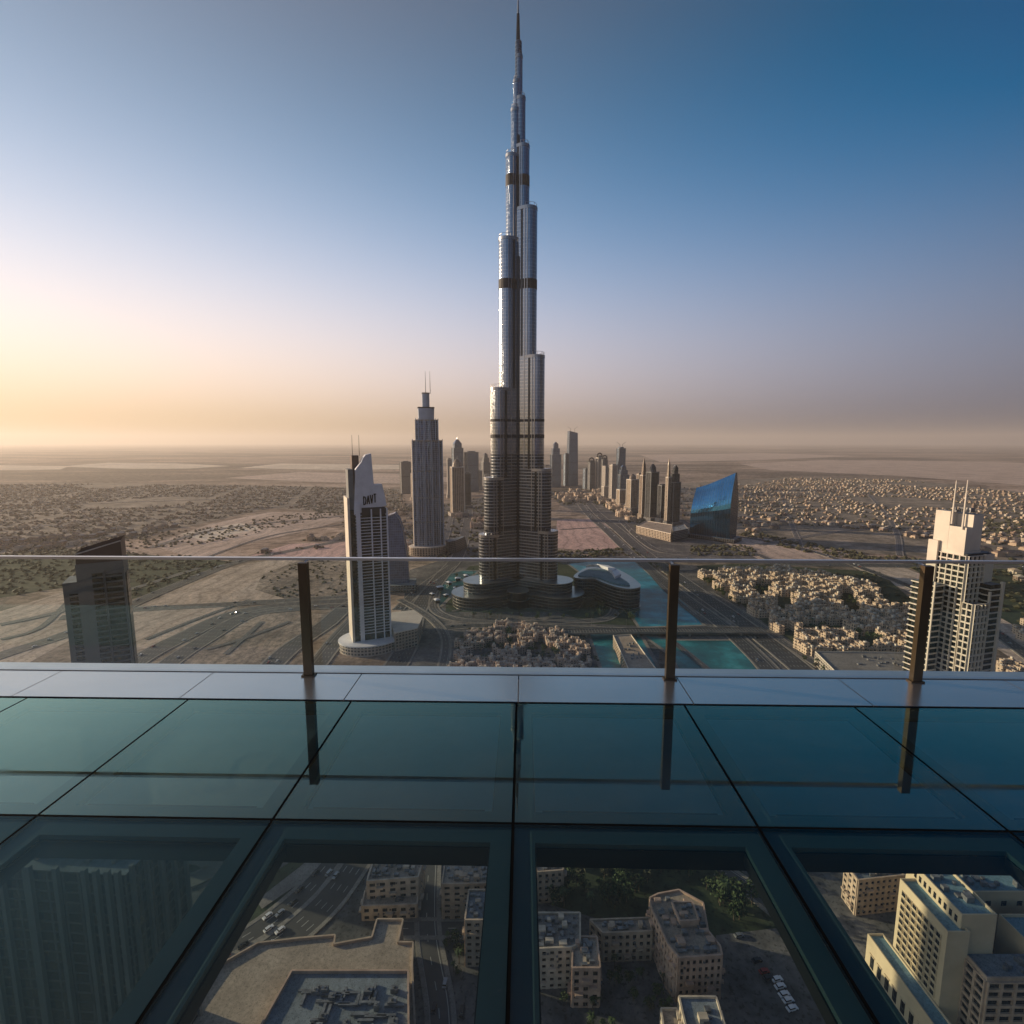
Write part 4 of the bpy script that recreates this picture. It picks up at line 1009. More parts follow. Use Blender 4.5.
def smooth_closed(poly, k=4):
    n = len(poly); out = []
    for i in range(n):
        p0, p1, p2, p3 = poly[i-1], poly[i], poly[(i+1) % n], poly[(i+2) % n]
        for j in range(k):
            t = j / k
            out.append(tuple(0.5 * ((2*p1[c]) + (-p0[c] + p2[c]) * t + (2*p0[c] - 5*p1[c] + 4*p2[c] - p3[c]) * t*t + (-p0[c] + 3*p1[c] - 3*p2[c] + p3[c]) * t**3) for c in (0, 1)))
    return out


curved_office()
# ------------------------------------------------------------------ background high-rises
def rise(label, xl, xr, yt, yb, style, skin, a=None, depth=0.8, mast=None, cap=None, pod=True, name='high_rise', ped=0.35):
    mx = (xl + xr) / 2
    gx, gy = G(mx, yb); W = (P(xr, yb, gy)[0] - P(xl, yb, gy)[0]); Dp = W * depth
    rnd = random.Random(int(xl * 31 + yt)); a = R(rnd.choice([12, 18, 24, 30])) if a is None else a
    sc = 1.0 / (math.cos(a) + depth * abs(math.sin(a)) * 0.8); W *= sc; Dp *= sc
    Y = gy + Dp / 2
    root = thing(name, label, 'skyscraper', (P(mx, (yt + yb) / 2, Y)[0], Y, 0), a, None)
    H = P(mx, yt, Y)[1]; cap = cap or M_ROOFG
    def part(nm, poly, z0, z1, mt=skin, top=None, par=root):
        m = MB(); m.prism(poly, z0, z1, 0, 1, top=top); return m.build(nm, [mt, cap], par)
    if style == 'slab':
        w = part('shaft', rect(0, 0, W, Dp), 0, H * 0.97); part('roof_block', rect(0, 0, W * 0.6, Dp * 0.6), H * 0.97, H)
    elif style == 'round':
        r = W / 2; pl_ = [(x, y) for x, y in circ(0, 0, Dp / 2, 16, r)]
        w = part('shaft', pl_, 0, H * 0.96); part('roof_block', [(x * 0.75, y * 0.75) for x, y in pl_], H * 0.96, H)
    elif style == 'steps':
        w = part('shaft', rect(0, 0, W, Dp), 0, H * 0.72); part('upper_shaft', rect(0, 0, W * 0.78, Dp * 0.78), H * 0.72, H * 0.86)
        part('crown', rect(0, 0, W * 0.5, Dp * 0.5), H * 0.86, H * 0.95); part('cap', rect(0, 0, W * 0.5, Dp * 0.5), H * 0.95, H, top=rect(0, 0, W * 0.12, Dp * 0.12))
    elif style == 'pointed':
        w = part('shaft', rect(0, 0, W, Dp), 0, H * 0.80); part('crown', rect(0, 0, W * 0.8, Dp * 0.8), H * 0.80, H * 0.88)
        part('cap', rect(0, 0, W * 0.8, Dp * 0.8), H * 0.88, H * 0.965, top=rect(0, 0, W * 0.15, Dp * 0.15))
        m = MB(); m.tube((0, 0, H * 0.96), (0, 0, H * 1.0), W * 0.05, 6, W * 0.01); m.build('spire', M_STEEL, root)
    elif style == 'dome':
        w = part('shaft', rect(0, 0, W, Dp), 0, H * 0.86)
        pl_ = circ(0, 0, Dp * 0.42, 12, W * 0.42); q = [(x * 0.85, y * 0.85) for x, y in pl_]; q2 = [(x * 0.3, y * 0.3) for x, y in pl_]
        part('crown', pl_, H * 0.86, H * 0.94, top=q); part('cap', q, H * 0.94, H, top=q2)
    elif style == 'slant':
        m = MB(); m.prism(rect(0, 0, W, Dp), 0, [H, H * 0.965, H * 0.965, H], 0, 1, top=rect(0, 0, W * 0.82, Dp * 0.82)); w = m.build('shaft', [skin, cap], root)
    elif style == 'needle':
        w = part('shaft', rect(0, 0, W, Dp), 0, H * 0.72); part('crown', rect(0, 0, W * 0.75, Dp * 0.75), H * 0.72, H * 0.90, top=rect(0, 0, W * 0.45, Dp * 0.45))
        part('cap', rect(0, 0, W * 0.45, Dp * 0.45), H * 0.90, H, top=rect(0, 0, W * 0.05, Dp * 0.05))
    elif style == 'ball':
        w = part('shaft', rect(0, 0, W, Dp), 0, H * 0.90)
        m = MB(); n_ = 12; c_ = H * 0.945; r_ = W * 0.5
        for i in range(n_):     # an open ring crown
            t0, t1 = 2 * math.pi * i / n_, 2 * math.pi * (i + 1) / n_
            m.tube((r_ * math.cos(t0), 0, c_ + r_ * math.sin(t0)), (r_ * math.cos(t1), 0, c_ + r_ * math.sin(t1)), W * 0.13, 6)
        m.build('ring_crown', M_BANDDK, root)
        part('crown', rect(0, 0, W * 0.55, Dp * 0.4), H * 0.90, H * 0.96)
    elif style == 'twin':
        w = part('shaft', rect(-W * 0.27, 0, W * 0.42, Dp), 0, H * 0.98); part('shaft', rect(W * 0.27, 0, W * 0.42, Dp), 0, H * 0.93); part('link', rect(0, 0, W * 0.12, Dp * 0.6), 0, H * 0.85)
    # edge piers in lighter stone, cornice
    if style in ('slab', 'steps', 'pointed', 'dome', 'needle', 'ball'):
        hs = {'slab': 0.97, 'steps': 0.72, 'pointed': 0.80, 'dome': 0.86, 'needle': 0.72, 'ball': 0.90}[style] * H
        m = MB(); e = W * 0.07
        for sx in (-1, 1):
            for sy in (-1, 1): m.box(sx * (W/2), sy * (Dp/2), e, e, 0, hs + 1.5)
        m.build('corner_pier', M_CREAM if skin in (F_TAN, F_PALE, F_BROWN) else M_GREYR, root)
        m = MB(); ledge(m, rect(0, 0, W, Dp), hs - 1.5, hs + 1.0, 0.8); m.build('cornice', M_CREAM if skin in (F_TAN, F_PALE, F_BROWN) else M_GREYR, w)
    if mast == 'crane':
        for s in (-1, 1):
            m = MB(); m.tube((s * W * 0.2, 0, H * 0.96), (s * W * 0.2, 0, H + 14), 0.9, 5); m.tube((s * W * 0.2, 0, H + 12), (s * W * 0.2 + s * 18, 0, H + 24), 0.8, 5); m.build('crane', M_CONC, root)
    elif mast:
        m = MB(); m.tube((0, 0, H), (0, 0, H + mast), 0.8, 5, 0.4); m.build('mast', M_STEEL, root)
    if pod:
        m = MB(); m.box(rnd.uniform(-3, 3), -Dp * 0.2, W * 1.5, Dp * 1.5, 0, rnd.uniform(10, 20), 0, 0, 1); m.build('podium', [rnd.choice([F_TAN, F_PALE, F_GREY]), M_ROOFT], root)
    return root
BG = [
 ('isolated grey-tan slab tower standing alone left of the twin mast tower', 400, 411, 461, 494, 'slab', F_GREY),
 ('slim tan tower half hidden beside the twin mast tower', 411, 415, 473, 500, 'slab', F_TAN),
 ('hazy pointed tower with spire, tallest of the cluster left of the supertall', 452, 463, 437, 492, 'pointed', F_BLUE),
 ('pale slim tower at the left end of the hazy left cluster', 447, 452, 458, 498, 'slab', F_PALE),
 ('tan striped tower with ornate glowing crown, left of the supertall', 450.5, 464.5, 459, 516, 'dome', F_TAN),
 ('dark narrow block leaning against the tan striped tower', 464, 471, 472, 508, 'slab', F_DARK),
 ('hazy blue-grey slab with flat roof behind the tan striped tower', 465, 478, 451, 492, 'slab', F_BLUE),
 ('hazy slim grey tower nearest the supertall on its left', 481, 490, 453, 486, 'steps', F_GREY),
 ('faint low slab at the foot of the left cluster', 474, 482, 470, 490, 'slab', F_PALE),
 ('hazy blue tower with tiered crown just right of the supertall', 550.5, 560.5, 442, 487, 'steps', F_BLUE),
 ('tallest hazy right-hand tower with slanted top and cranes', 566.5, 578, 431, 486, 'slant', F_BLUE),
 ('narrow hazy shoulder tower beside the slanted one', 563.5, 568.5, 453, 486, 'slab', F_BLUE),
 ('short hazy blue slab right of the slanted tower', 583, 590, 468, 489, 'slab', F_BLUE),
 ('tower with small dark ring crown', 588, 594.5, 459, 490, 'ball', F_GREY),
 ('pale tower with large ring crown in the hazy row', 596, 602.5, 454, 490, 'ball', F_PALE),
 ('second ring crown tower, right of the larger ring', 601.5, 607, 456, 492, 'ball', F_GREY),
 ('pale striped pair of joined shafts in mid row', 602, 611, 465, 498, 'twin', F_PALE),
 ('grey tower with sunlit tan left edge in mid row', 609.5, 616.5, 464, 502, 'slab', F_PALE),
 ('dark blue flat tower with crane rising above the mid row', 616.5, 624.5, 447, 492, 'slab', F_BLUE),
 ('stout dark blue tower in front of the crane tower', 618, 628, 465, 500, 'steps', F_BLUE),
 ('short tan block at the foot of the mid row', 617, 626, 489, 507, 'slab', F_TAN),
 ('low pale pair of slabs left of the short tan block', 602, 609, 486, 500, 'slab', F_PALE),
 ('broad tan tower with sunlit left edge', 627, 637.5, 474, 513, 'dome', F_TAN),
 ('thin dark tower squeezed beside the broad tan one', 636.5, 641, 473, 511, 'slab', F_BROWN),
 ('brown needle-topped tower tapering to a point', 640, 646.5, 458, 519, 'needle', F_BROWN),
 ('dark glass tower with domed head and pale edges', 646.5, 657.5, 464, 521, 'dome', F_DARK),
 ('short dark slab with pale frame between domed and spired towers', 658, 666, 484, 523, 'slab', F_DARK),
 ('slender sunlit tan spire tower right end of the row', 665.5, 670.5, 458, 526, 'needle', F_TAN),
 ('dark slab with cut corner at the right end of the row', 669.5, 679.5, 465, 526, 'steps', F_DARK),
]
for i, t in enumerate(BG):
    rise(*t, mast='crane' if i in (10, 18) else (10 if i in (4, 25) else None), pod=(t[4] > 494))
# podium blocks at the row's near end
def lowblock(label, pts, H, skin, cap, name='podium_block', cat='building', kit=6):
    poly = ccw(gpoly(pts, H)); cx = sum(p[0] for p in poly) / len(poly); cyy = sum(p[1] for p in poly) / len(poly)
    root = thing(name, label, cat, (cx, cyy, 0)); q = [(x - cx, y - cyy) for x, y in poly]
    m = MB(); m.prism(q, 0, H, 0, 1); w = m.build('wall', [skin, cap], root)
    m = MB()
    for i in range(len(q)):
        a, b_ = Vector(q[i]), Vector(q[(i + 1) % len(q)]); d = (b_ - a).normalized(); n_ = Vector((-d.y, d.x))
        c = [tuple(a), tuple(b_), tuple(b_ + n_ * 0.6 - d * 0.6), tuple(a + n_ * 0.6 + d * 0.6)]
        m.prism(ccw(c), H, H + 1.2, 0, 0)
    m.build('parapet', M_CREAM if cap in (M_ROOFT, M_ROOF) else M_CONC, root)
    rnd = random.Random(len(label)); xs = [p[0] for p in q]; ys = [p[1] for p in q]
    m = MB(); roof_kit(m, (min(xs)+max(xs))/2, (min(ys)+max(ys))/2, (max(xs)-min(xs)) * 0.6, (max(ys)-min(ys)) * 0.6, H, kit, rnd); m.build('roof_plant', M_PLANT, root)
    return root
lowblock('long sunlit podium block at the foot of the right-hand towers', [(636, 526), (646, 521), (672, 525), (671, 534)], 20, F_TAN, M_ROOFT)
lowblock('dark-sided podium block beside the mirror-glass block', [(672, 527), (684, 524), (688, 529), (673, 532)], 24, F_GREY, M_ROOFG)
lowblock('long beige hall with tan and grey roof halves beside the canal', [(613, 636), (631, 635), (658, 672), (630, 673)], 14, F_TAN, M_ROOFT, 'market_hall', 'hall', 14)
lowblock('wide flat-roofed hall with salmon side wall at the right edge of the boulevard', [(815, 652), (908, 653), (950, 672), (835, 672)], 14, F_PALE, M_ROOF, 'flat_hall', 'hall', 18)
lowblock('pale low terrace building behind the stepped drum podium at left', [(398, 627), (410, 625), (416, 634), (404, 642)], 10, F_PALE, M_ROOFT, 'terrace_building', 'building', 4)

# ------------------------------------------------------------------ plants and cars
def make_tree(seed, h=8.0, r=3.2, n=150):
    rnd = random.Random(seed)
    root = thing('tree', 'tree', 'tree')
    m = MB(); m.tube((0, 0, 0), (0.1, 0, h * 0.45), 0.28, 6, 0.16)
    for k in range(4):
        a = k * 1.57 + rnd.uniform(-.4, .4); m.tube((0.1, 0, h * 0.4), (math.cos(a) * r * 0.55, math.sin(a) * r * 0.55, h * rnd.uniform(0.6, 0.75)), 0.13, 5, 0.05)
    tr = m.build('trunk', M_BARK, root)
    m = MB()
    lobes = [(rnd.uniform(-.5, .5) * r, rnd.uniform(-.5, .5) * r, h * rnd.uniform(0.5, 0.85), r * rnd.uniform(0.45, 0.7)) for _ in range(5)]
    for i in range(n):
        cx, cyy, cz, cr = rnd.choice(lobes)
        v = Vector((rnd.gauss(0, 1), rnd.gauss(0, 1), rnd.gauss(0, 0.8))).normalized() * cr * rnd.uniform(0.6, 1.05)
        c = Vector((cx, cyy, cz)) + v; s_ = rnd.uniform(0.35, 0.8)
        n1 = Vector((rnd.gauss(0, 1), rnd.gauss(0, 1), rnd.gauss(0, 1))).normalized(); e = n1.orthogonal().normalized(); g = n1.cross(e)
        m.face([tuple(c + e * s_), tuple(c + g * s_ * 0.8), tuple(c - e * s_ * 0.9), tuple(c - g * s_)])
    cr = m.build('crown', M_LEAF if seed % 3 else M_LEAF2, root)
    return keep(root, [tr, cr])
def make_palm(seed, h=9.0):
    rnd = random.Random(seed); root = thing('palm_tree', 'palm', 'palm tree')
    m = MB(); m.tube((0, 0, 0), (0.3, 0, h), 0.28, 7, 0.2); tr = m.build('trunk', M_BARK, root)
    m = MB()
    for k in range(18):
        a = 2 * math.pi * k / 18 + rnd.uniform(-.1, .1); up = rnd.uniform(-0.1, 0.9); L = rnd.uniform(2.4, 3.2); p0 = Vector((0.3, 0, h)); w = 0.45
        side = Vector((-math.sin(a), math.cos(a), 0))
        for j in range(4):
            t = (j + 1) / 4; p1 = Vector((0.3 + math.cos(a) * L * t, math.sin(a) * L * t, h + up * L * t * 0.8 - 1.9 * t * t)); w1 = 0.5 * (1 - t) + 0.08
            m.face([tuple(p0 - side * w), tuple(p1 - side * w1), tuple(p1 + side * w1), tuple(p0 + side * w)]); p0, w = p1, w1
    cr = m.build('crown', M_LEAF, root)
    return keep(root, [tr, cr])
TREES = [make_tree(1), make_tree(2, 9, 3.8, 190), make_tree(3, 6, 2.6, 110)]; PALM = make_palm(4)
PROTO_USED = set()
def place(proto, loc, rz, sc, label, group):
    if proto.name not in PROTO_USED:
        PROTO_USED.add(proto.name); o = proto; o.location = loc; o.rotation_euler = (0, 0, rz); o.scale = (sc,) * 3
        o['label'] = label; o['group'] = group; return o
    return dup(proto, loc, rz, sc, label, group)
def scatter_trees(poly, n, label, group, seed, palms=0.0, sc=(0.7, 1.2), avoid=()):
    rnd = random.Random(seed); xs = [p[0] for p in poly]; ys = [p[1] for p in poly]; k = t = 0
    while k < n and t < n * 60:
        t += 1; x, y = rnd.uniform(min(xs), max(xs)), rnd.uniform(min(ys), max(ys))
        if not inside(x, y, poly) or any(inside(x, y, a) for a in avoid) or on_road(x, y, 2): continue
        is_p = rnd.random() < palms
        if is_p: place(PALM, (x, y, 0), rnd.uniform(0, 6.28), rnd.uniform(*sc), label.replace('tree', 'palm tree'), group.replace('trees', 'palm trees'))
        else: place(rnd.choice(TREES), (x, y, 0), rnd.uniform(0, 6.28), rnd.uniform(*sc), label, group)
        k += 1
def on_road(x, y, pad=1.5):
    for g, w, z in ROADS:
        for i in range(len(g) - 1):
            ax, ay = g[i]; bx, by = g[i+1]; dx, dy = bx-ax, by-ay; L2 = dx*dx + dy*dy or 1
            t = max(0, min(1, ((x-ax)*dx + (y-ay)*dy) / L2))
            if math.hypot(x - ax - t*dx, y - ay - t*dy) < w / 2 + pad: return True
    return False
CAR_MATS = [plain('car_paint_white', (0.70, 0.70, 0.70), 0.3, 0.0, 0.03, 1.0), plain('car_paint_silver', (0.35, 0.36, 0.37), 0.3, 0.6, 0.03, 1.0), plain('car_paint_dark', (0.03, 0.03, 0.035), 0.3, 0.2, 0.03, 1.0), plain('car_paint_red', (0.25, 0.03, 0.025), 0.3, 0.0, 0.03, 1.0)]
M_CARGLASS = plain('car_glass', (0.02, 0.025, 0.03), 0.08, 0.5, scale=1); M_TYRE = plain('rubber', (0.015, 0.015, 0.015), 0.9, scale=3)
def make_car(mat, nm='parked_car'):
    root = thing(nm, 'car', 'car')
    m = MB(); lo = rect(0, 0, 4.4, 1.8); mi = rect(0, 0, 4.5, 1.84); hi = rect(-0.05, 0, 4.2, 1.66)
    m.prism(lo, 0.28, 0.6, 0, None, top=mi, base=True); m.prism(mi, 0.6, 0.92, 0, 0, top=hi); m.prism(rect(-0.32, 0, 2.1, 1.46), 1.40, 1.46, 0, 0, base=True)
    b_ = m.build('body', mat, root)
    m = MB(); m.prism(rect(-0.3, 0, 2.6, 1.6), 0.921, 1.40, 0, 0, top=rect(-0.32, 0, 2.0, 1.4)); g_ = m.build('window', M_CARGLASS, root)
    ks = [b_, g_]
    for sx in (-1.35, 1.35):
        for sy in (-0.8, 0.8):
            m = MB(); m.tube((sx, sy - 0.12, 0.33), (sx, sy + 0.12, 0.33), 0.33, 10); ks.append(m.build('wheel', M_TYRE, root))
    return keep(root, ks)
PARKED = [make_car(m_) for m_ in CAR_MATS]; MOVING = [make_car(m_, 'moving_car') for m_ in CAR_MATS]

# ------------------------------------------------------------------ buildings under the glass floor
def traced(label, pts, H, name='apartment_block', cat='apartment building', cap=None, wall=None, grid=None, kit=8, z0=0, par=0.9, sub=()):
    """roof outline traced at height H; walls with proud piers and spandrels on the sides the camera sees"""
    cap = cap or M_ROOFT; wall = wall or [M_BEIGE, M_BEIGE3, M_BEIGE4][(len(label) + int(H)) % 3]
    if grid: grid = (grid[0] * (0.8 + 0.15 * (len(label) % 4)), grid[1])
    poly = ccw(gpoly(pts, H)); cx = sum(p[0] for p in poly) / len(poly); cyy = sum(p[1] for p in poly) / len(poly)
    root = thing(name, label, cat, (cx, cyy, 0)); q = [(x - cx, y - cyy) for x, y in poly]
    m = MB(); m.prism(q, z0, H, 0, 1); w = m.build('wall', [M_DGLASS2 if grid else wall, cap], root)
    n = len(q)
    if grid:
        m = MB()
        for i in range(n):
            a, b_ = q[i], q[(i + 1) % n]; L = math.hypot(b_[0]-a[0], b_[1]-a[1])
            if L < 1.5: continue
            nx = max(1, round(L / grid[0])); nz = max(1, round((H - z0) / grid[1]))
            grid_face(m, a, b_, z0, H, nx, nz, grid[0] * (0.5 + 0.2 * ((i * 7) % 3) / 2), grid[1] * 0.5, 0.45)
        m.build('wall_grid', wall, w)
        rd = random.Random(len(label)); m = MB(); ac = MB()
        for i in range(n):
            a, b_ = q[i], q[(i + 1) % n]; L = math.hypot(b_[0]-a[0], b_[1]-a[1])
            if L < 4: continue
            dx, dy = (b_[0]-a[0]) / L, (b_[1]-a[1]) / L; ang = math.atan2(dy, dx); nx_, ny_ = dy, -dx
            for t in (0.25, 0.5, 0.75):
                if rd.random() < 0.8:
                    zc = z0 + grid[1] * rd.randint(1, max(1, int((H - z0) / grid[1]) - 1)); c = (a[0] + dx * L * t + nx_ * 1.1, a[1] + dy * L * t + ny_ * 1.1)
                    m.box(c[0], c[1], min(3.4, L * 0.3), 1.5, zc, zc + 1.05, ang, base=True)
            for _ in range(int(L / 2.5)):
                t = rd.uniform(0.05, 0.95); zc = rd.uniform(z0 + 2, H - 1.5); c = (a[0] + dx * L * t + nx_ * 0.75, a[1] + dy * L * t + ny_ * 0.75); ac.box(c[0], c[1], 0.9, 0.5, zc, zc + 0.6, ang, base=True)
        m.build('balcony', wall, w); ac.build('air_conditioner', M_PLANT, w)
    m = MB()
    for i in range(n):
        a, b_ = Vector(q[i]), Vector(q[(i + 1) % n]); d = (b_ - a).normalized(); n_ = Vector((-d.y, d.x))
        m.prism(ccw([tuple(a - n_ * 0.4), tuple(b_ - n_ * 0.4), tuple(b_ + n_ * 0.35), tuple(a + n_ * 0.35)]), H - 0.3, H + par + 0.01 * i, 0, 0, base=True)
    m.build('parapet', wall, root)
    rnd = random.Random(len(label) * 7); xs = [p[0] for p in q]; ys = [p[1] for p in q]
    if kit:
        for name_, cnt, mt in (('rooftop_unit', kit * 3, M_PLANT), ('roof_hatch', max(1, kit // 2), wall)):
            m = MB(); c = 0; t = 0
            while c < cnt and t < 400:
                t += 1; x, y = rnd.uniform(min(xs), max(xs)), rnd.uniform(min(ys), max(ys))
                if all(inside(x + ox, y + oy, q) for ox in (-1.6, 1.6) for oy in (-1.6, 1.6)):
                    s_ = 1.0 if name_ == 'rooftop_unit' else 1.5
                    m.box(x, y, rnd.uniform(1, 2.6) * s_, rnd.uniform(1, 2.0) * s_, H, H + rnd.uniform(0.7, 1.7) * s_); c += 1
            if c: tag(m.build(name_, mt, root))
    return root, q
M_BEIGE = plain('beige_stucco', (0.47, 0.35, 0.25), 0.9, var=0.28, scale=0.25)
M_BEIGE3 = plain('rosy_stucco', (0.47, 0.32, 0.235), 0.9, var=0.3, scale=0.2)
M_BEIGE4 = plain('pale_stucco', (0.55, 0.45, 0.34), 0.9, var=0.3, scale=0.2)
M_BEIGE2 = plain('sand_stucco', (0.56, 0.45, 0.29), 0.9, var=0.1, scale=0.1)
M_DGLASS2 = facade('near_black_windows', (0.02, 0.024, 0.028), (0.05, 0.045, 0.04), fh=3.4, bw=3.0, sp=0.08, mu=0.08, grough=0.15, gmetal=0.5, var=0.6)  # near-black window glass behind the proud wall grids
traced('beige flats with slatted terrace beside the curving highway', [(375, 858), (424, 858), (418, 878), (367, 882)], 18, grid=(4, 3.6), kit=10)
traced('low beige terrace in front of the flats by the highway', [(365, 892), (418, 890), (417, 905), (362, 907)], 8, grid=(4, 4), kit=2)
traced('beige flats cut by the centre joint, farther of the two', [(446, 857), (492, 857), (492, 884), (442, 885)], 20, grid=(4, 3.6), kit=10)
traced('narrow beige flats with pale roof beside the centre joint', [(469, 891), (500, 891), (498, 921), (465, 921)], 24, grid=(4, 3.6), kit=5, cap=M_ROOFG)
mall, q_ = traced('wide pale curved mall roof beside the highway', [(150, 1075), (186, 1014), (221, 966), (258, 945), (300, 940), (335, 937), (334, 946), (372, 939), (377, 921), (403, 921), (398, 944), (413, 944), (412, 968), (418, 1090)], 18, name='shopping_mall', cat='mall', kit=0, par=1.2)
tw, q2 = traced('raised plant roof on the mall filled with air-handling machines', [(292, 973), (408, 973), (409, 1080), (232, 1080)], 22.5, name='plant_roof', cat='roof level', kit=0, z0=18.05, cap=M_ROOFG, par=1.4)
rnd = random.Random(11); tx, ty = tw.location[0], tw.location[1]
for i in range(80):
    px, py = rnd.uniform(302, 398), rnd.uniform(990, 1060)
    x, y = G(px, py, 22.5); m = MB()
    if i % 3 == 0: m.box(0, 0, rnd.uniform(5, 9), 0.9, 0.3, 1.1); m.box(0, 0, 0.5, 0.5, 0, 0.3)
    elif i % 3 == 1: m.box(0, 0, rnd.uniform(1.8, 3.4), rnd.uniform(1.5, 2.4), 0, rnd.uniform(1.2, 2.4)); m.tube((0, 0, 1.2), (0, 0, 2.7), 0.5, 8)
    else: m.box(0, 0, 1.1, rnd.uniform(4, 7), 0.2, 1.0)
    o = m.build(['duct', 'air_handler', 'duct'][i % 3], M_PLANT); o.location = (x - tx, y - ty, 22.5); o.parent = tw
traced('small beige flat-roofed block at upper left of the inner middle panel', [(534, 858), (564, 858), (563, 871), (537, 873)], 18, grid=(4, 3.6), kit=5)
traced('beige flats with white roof patches left of the courtyard', [(532, 914), (580, 914), (580, 944), (572, 948), (532, 950)], 20, grid=(4, 3.5), kit=14, cap=M_ROOF)
traced('square beige roof block with parapet at the courtyard corner', [(573, 938), (597, 938), (600, 969), (572, 969)], 19, grid=(5, 3.5), kit=4)
traced('low beige wing linking the two flats across the courtyard', [(590, 921), (649, 919), (652, 932), (603, 934)], 15, grid=(3.6, 3.5), kit=6)
traced('tall stepped beige flats with rounded back lit from the left', [(650, 899), (658, 895), (679, 891), (703, 904), (708, 932), (720, 947), (722, 956), (679, 959), (668, 945), (660, 927), (652, 910)], 22, grid=(3.4, 3.4), kit=16)
traced('small upper storey on the stepped beige flats', [(672, 903), (692, 903), (699, 921), (680, 922)], 25, name='penthouse', cat='roof level', z0=22.02, kit=2)
traced('pale flat roof with parapet at the foot of the stepped flats', [(679, 998), (716, 998), (730, 1045), (690, 1045)], 14, grid=(4, 3.5), kit=3, cap=M_ROOFG)
traced('lower beige roof beside the pale flat roof at the bottom edge', [(661, 1010), (677, 1010), (688, 1045), (666, 1045)], 10, grid=(4, 3.5), kit=1)
traced('distant beige block with sunlit left face beyond the parking lot', [(845, 864), (894, 864), (904, 876), (858, 881)], 20, grid=(4, 3.5), kit=8, cap=M_ROOFG)
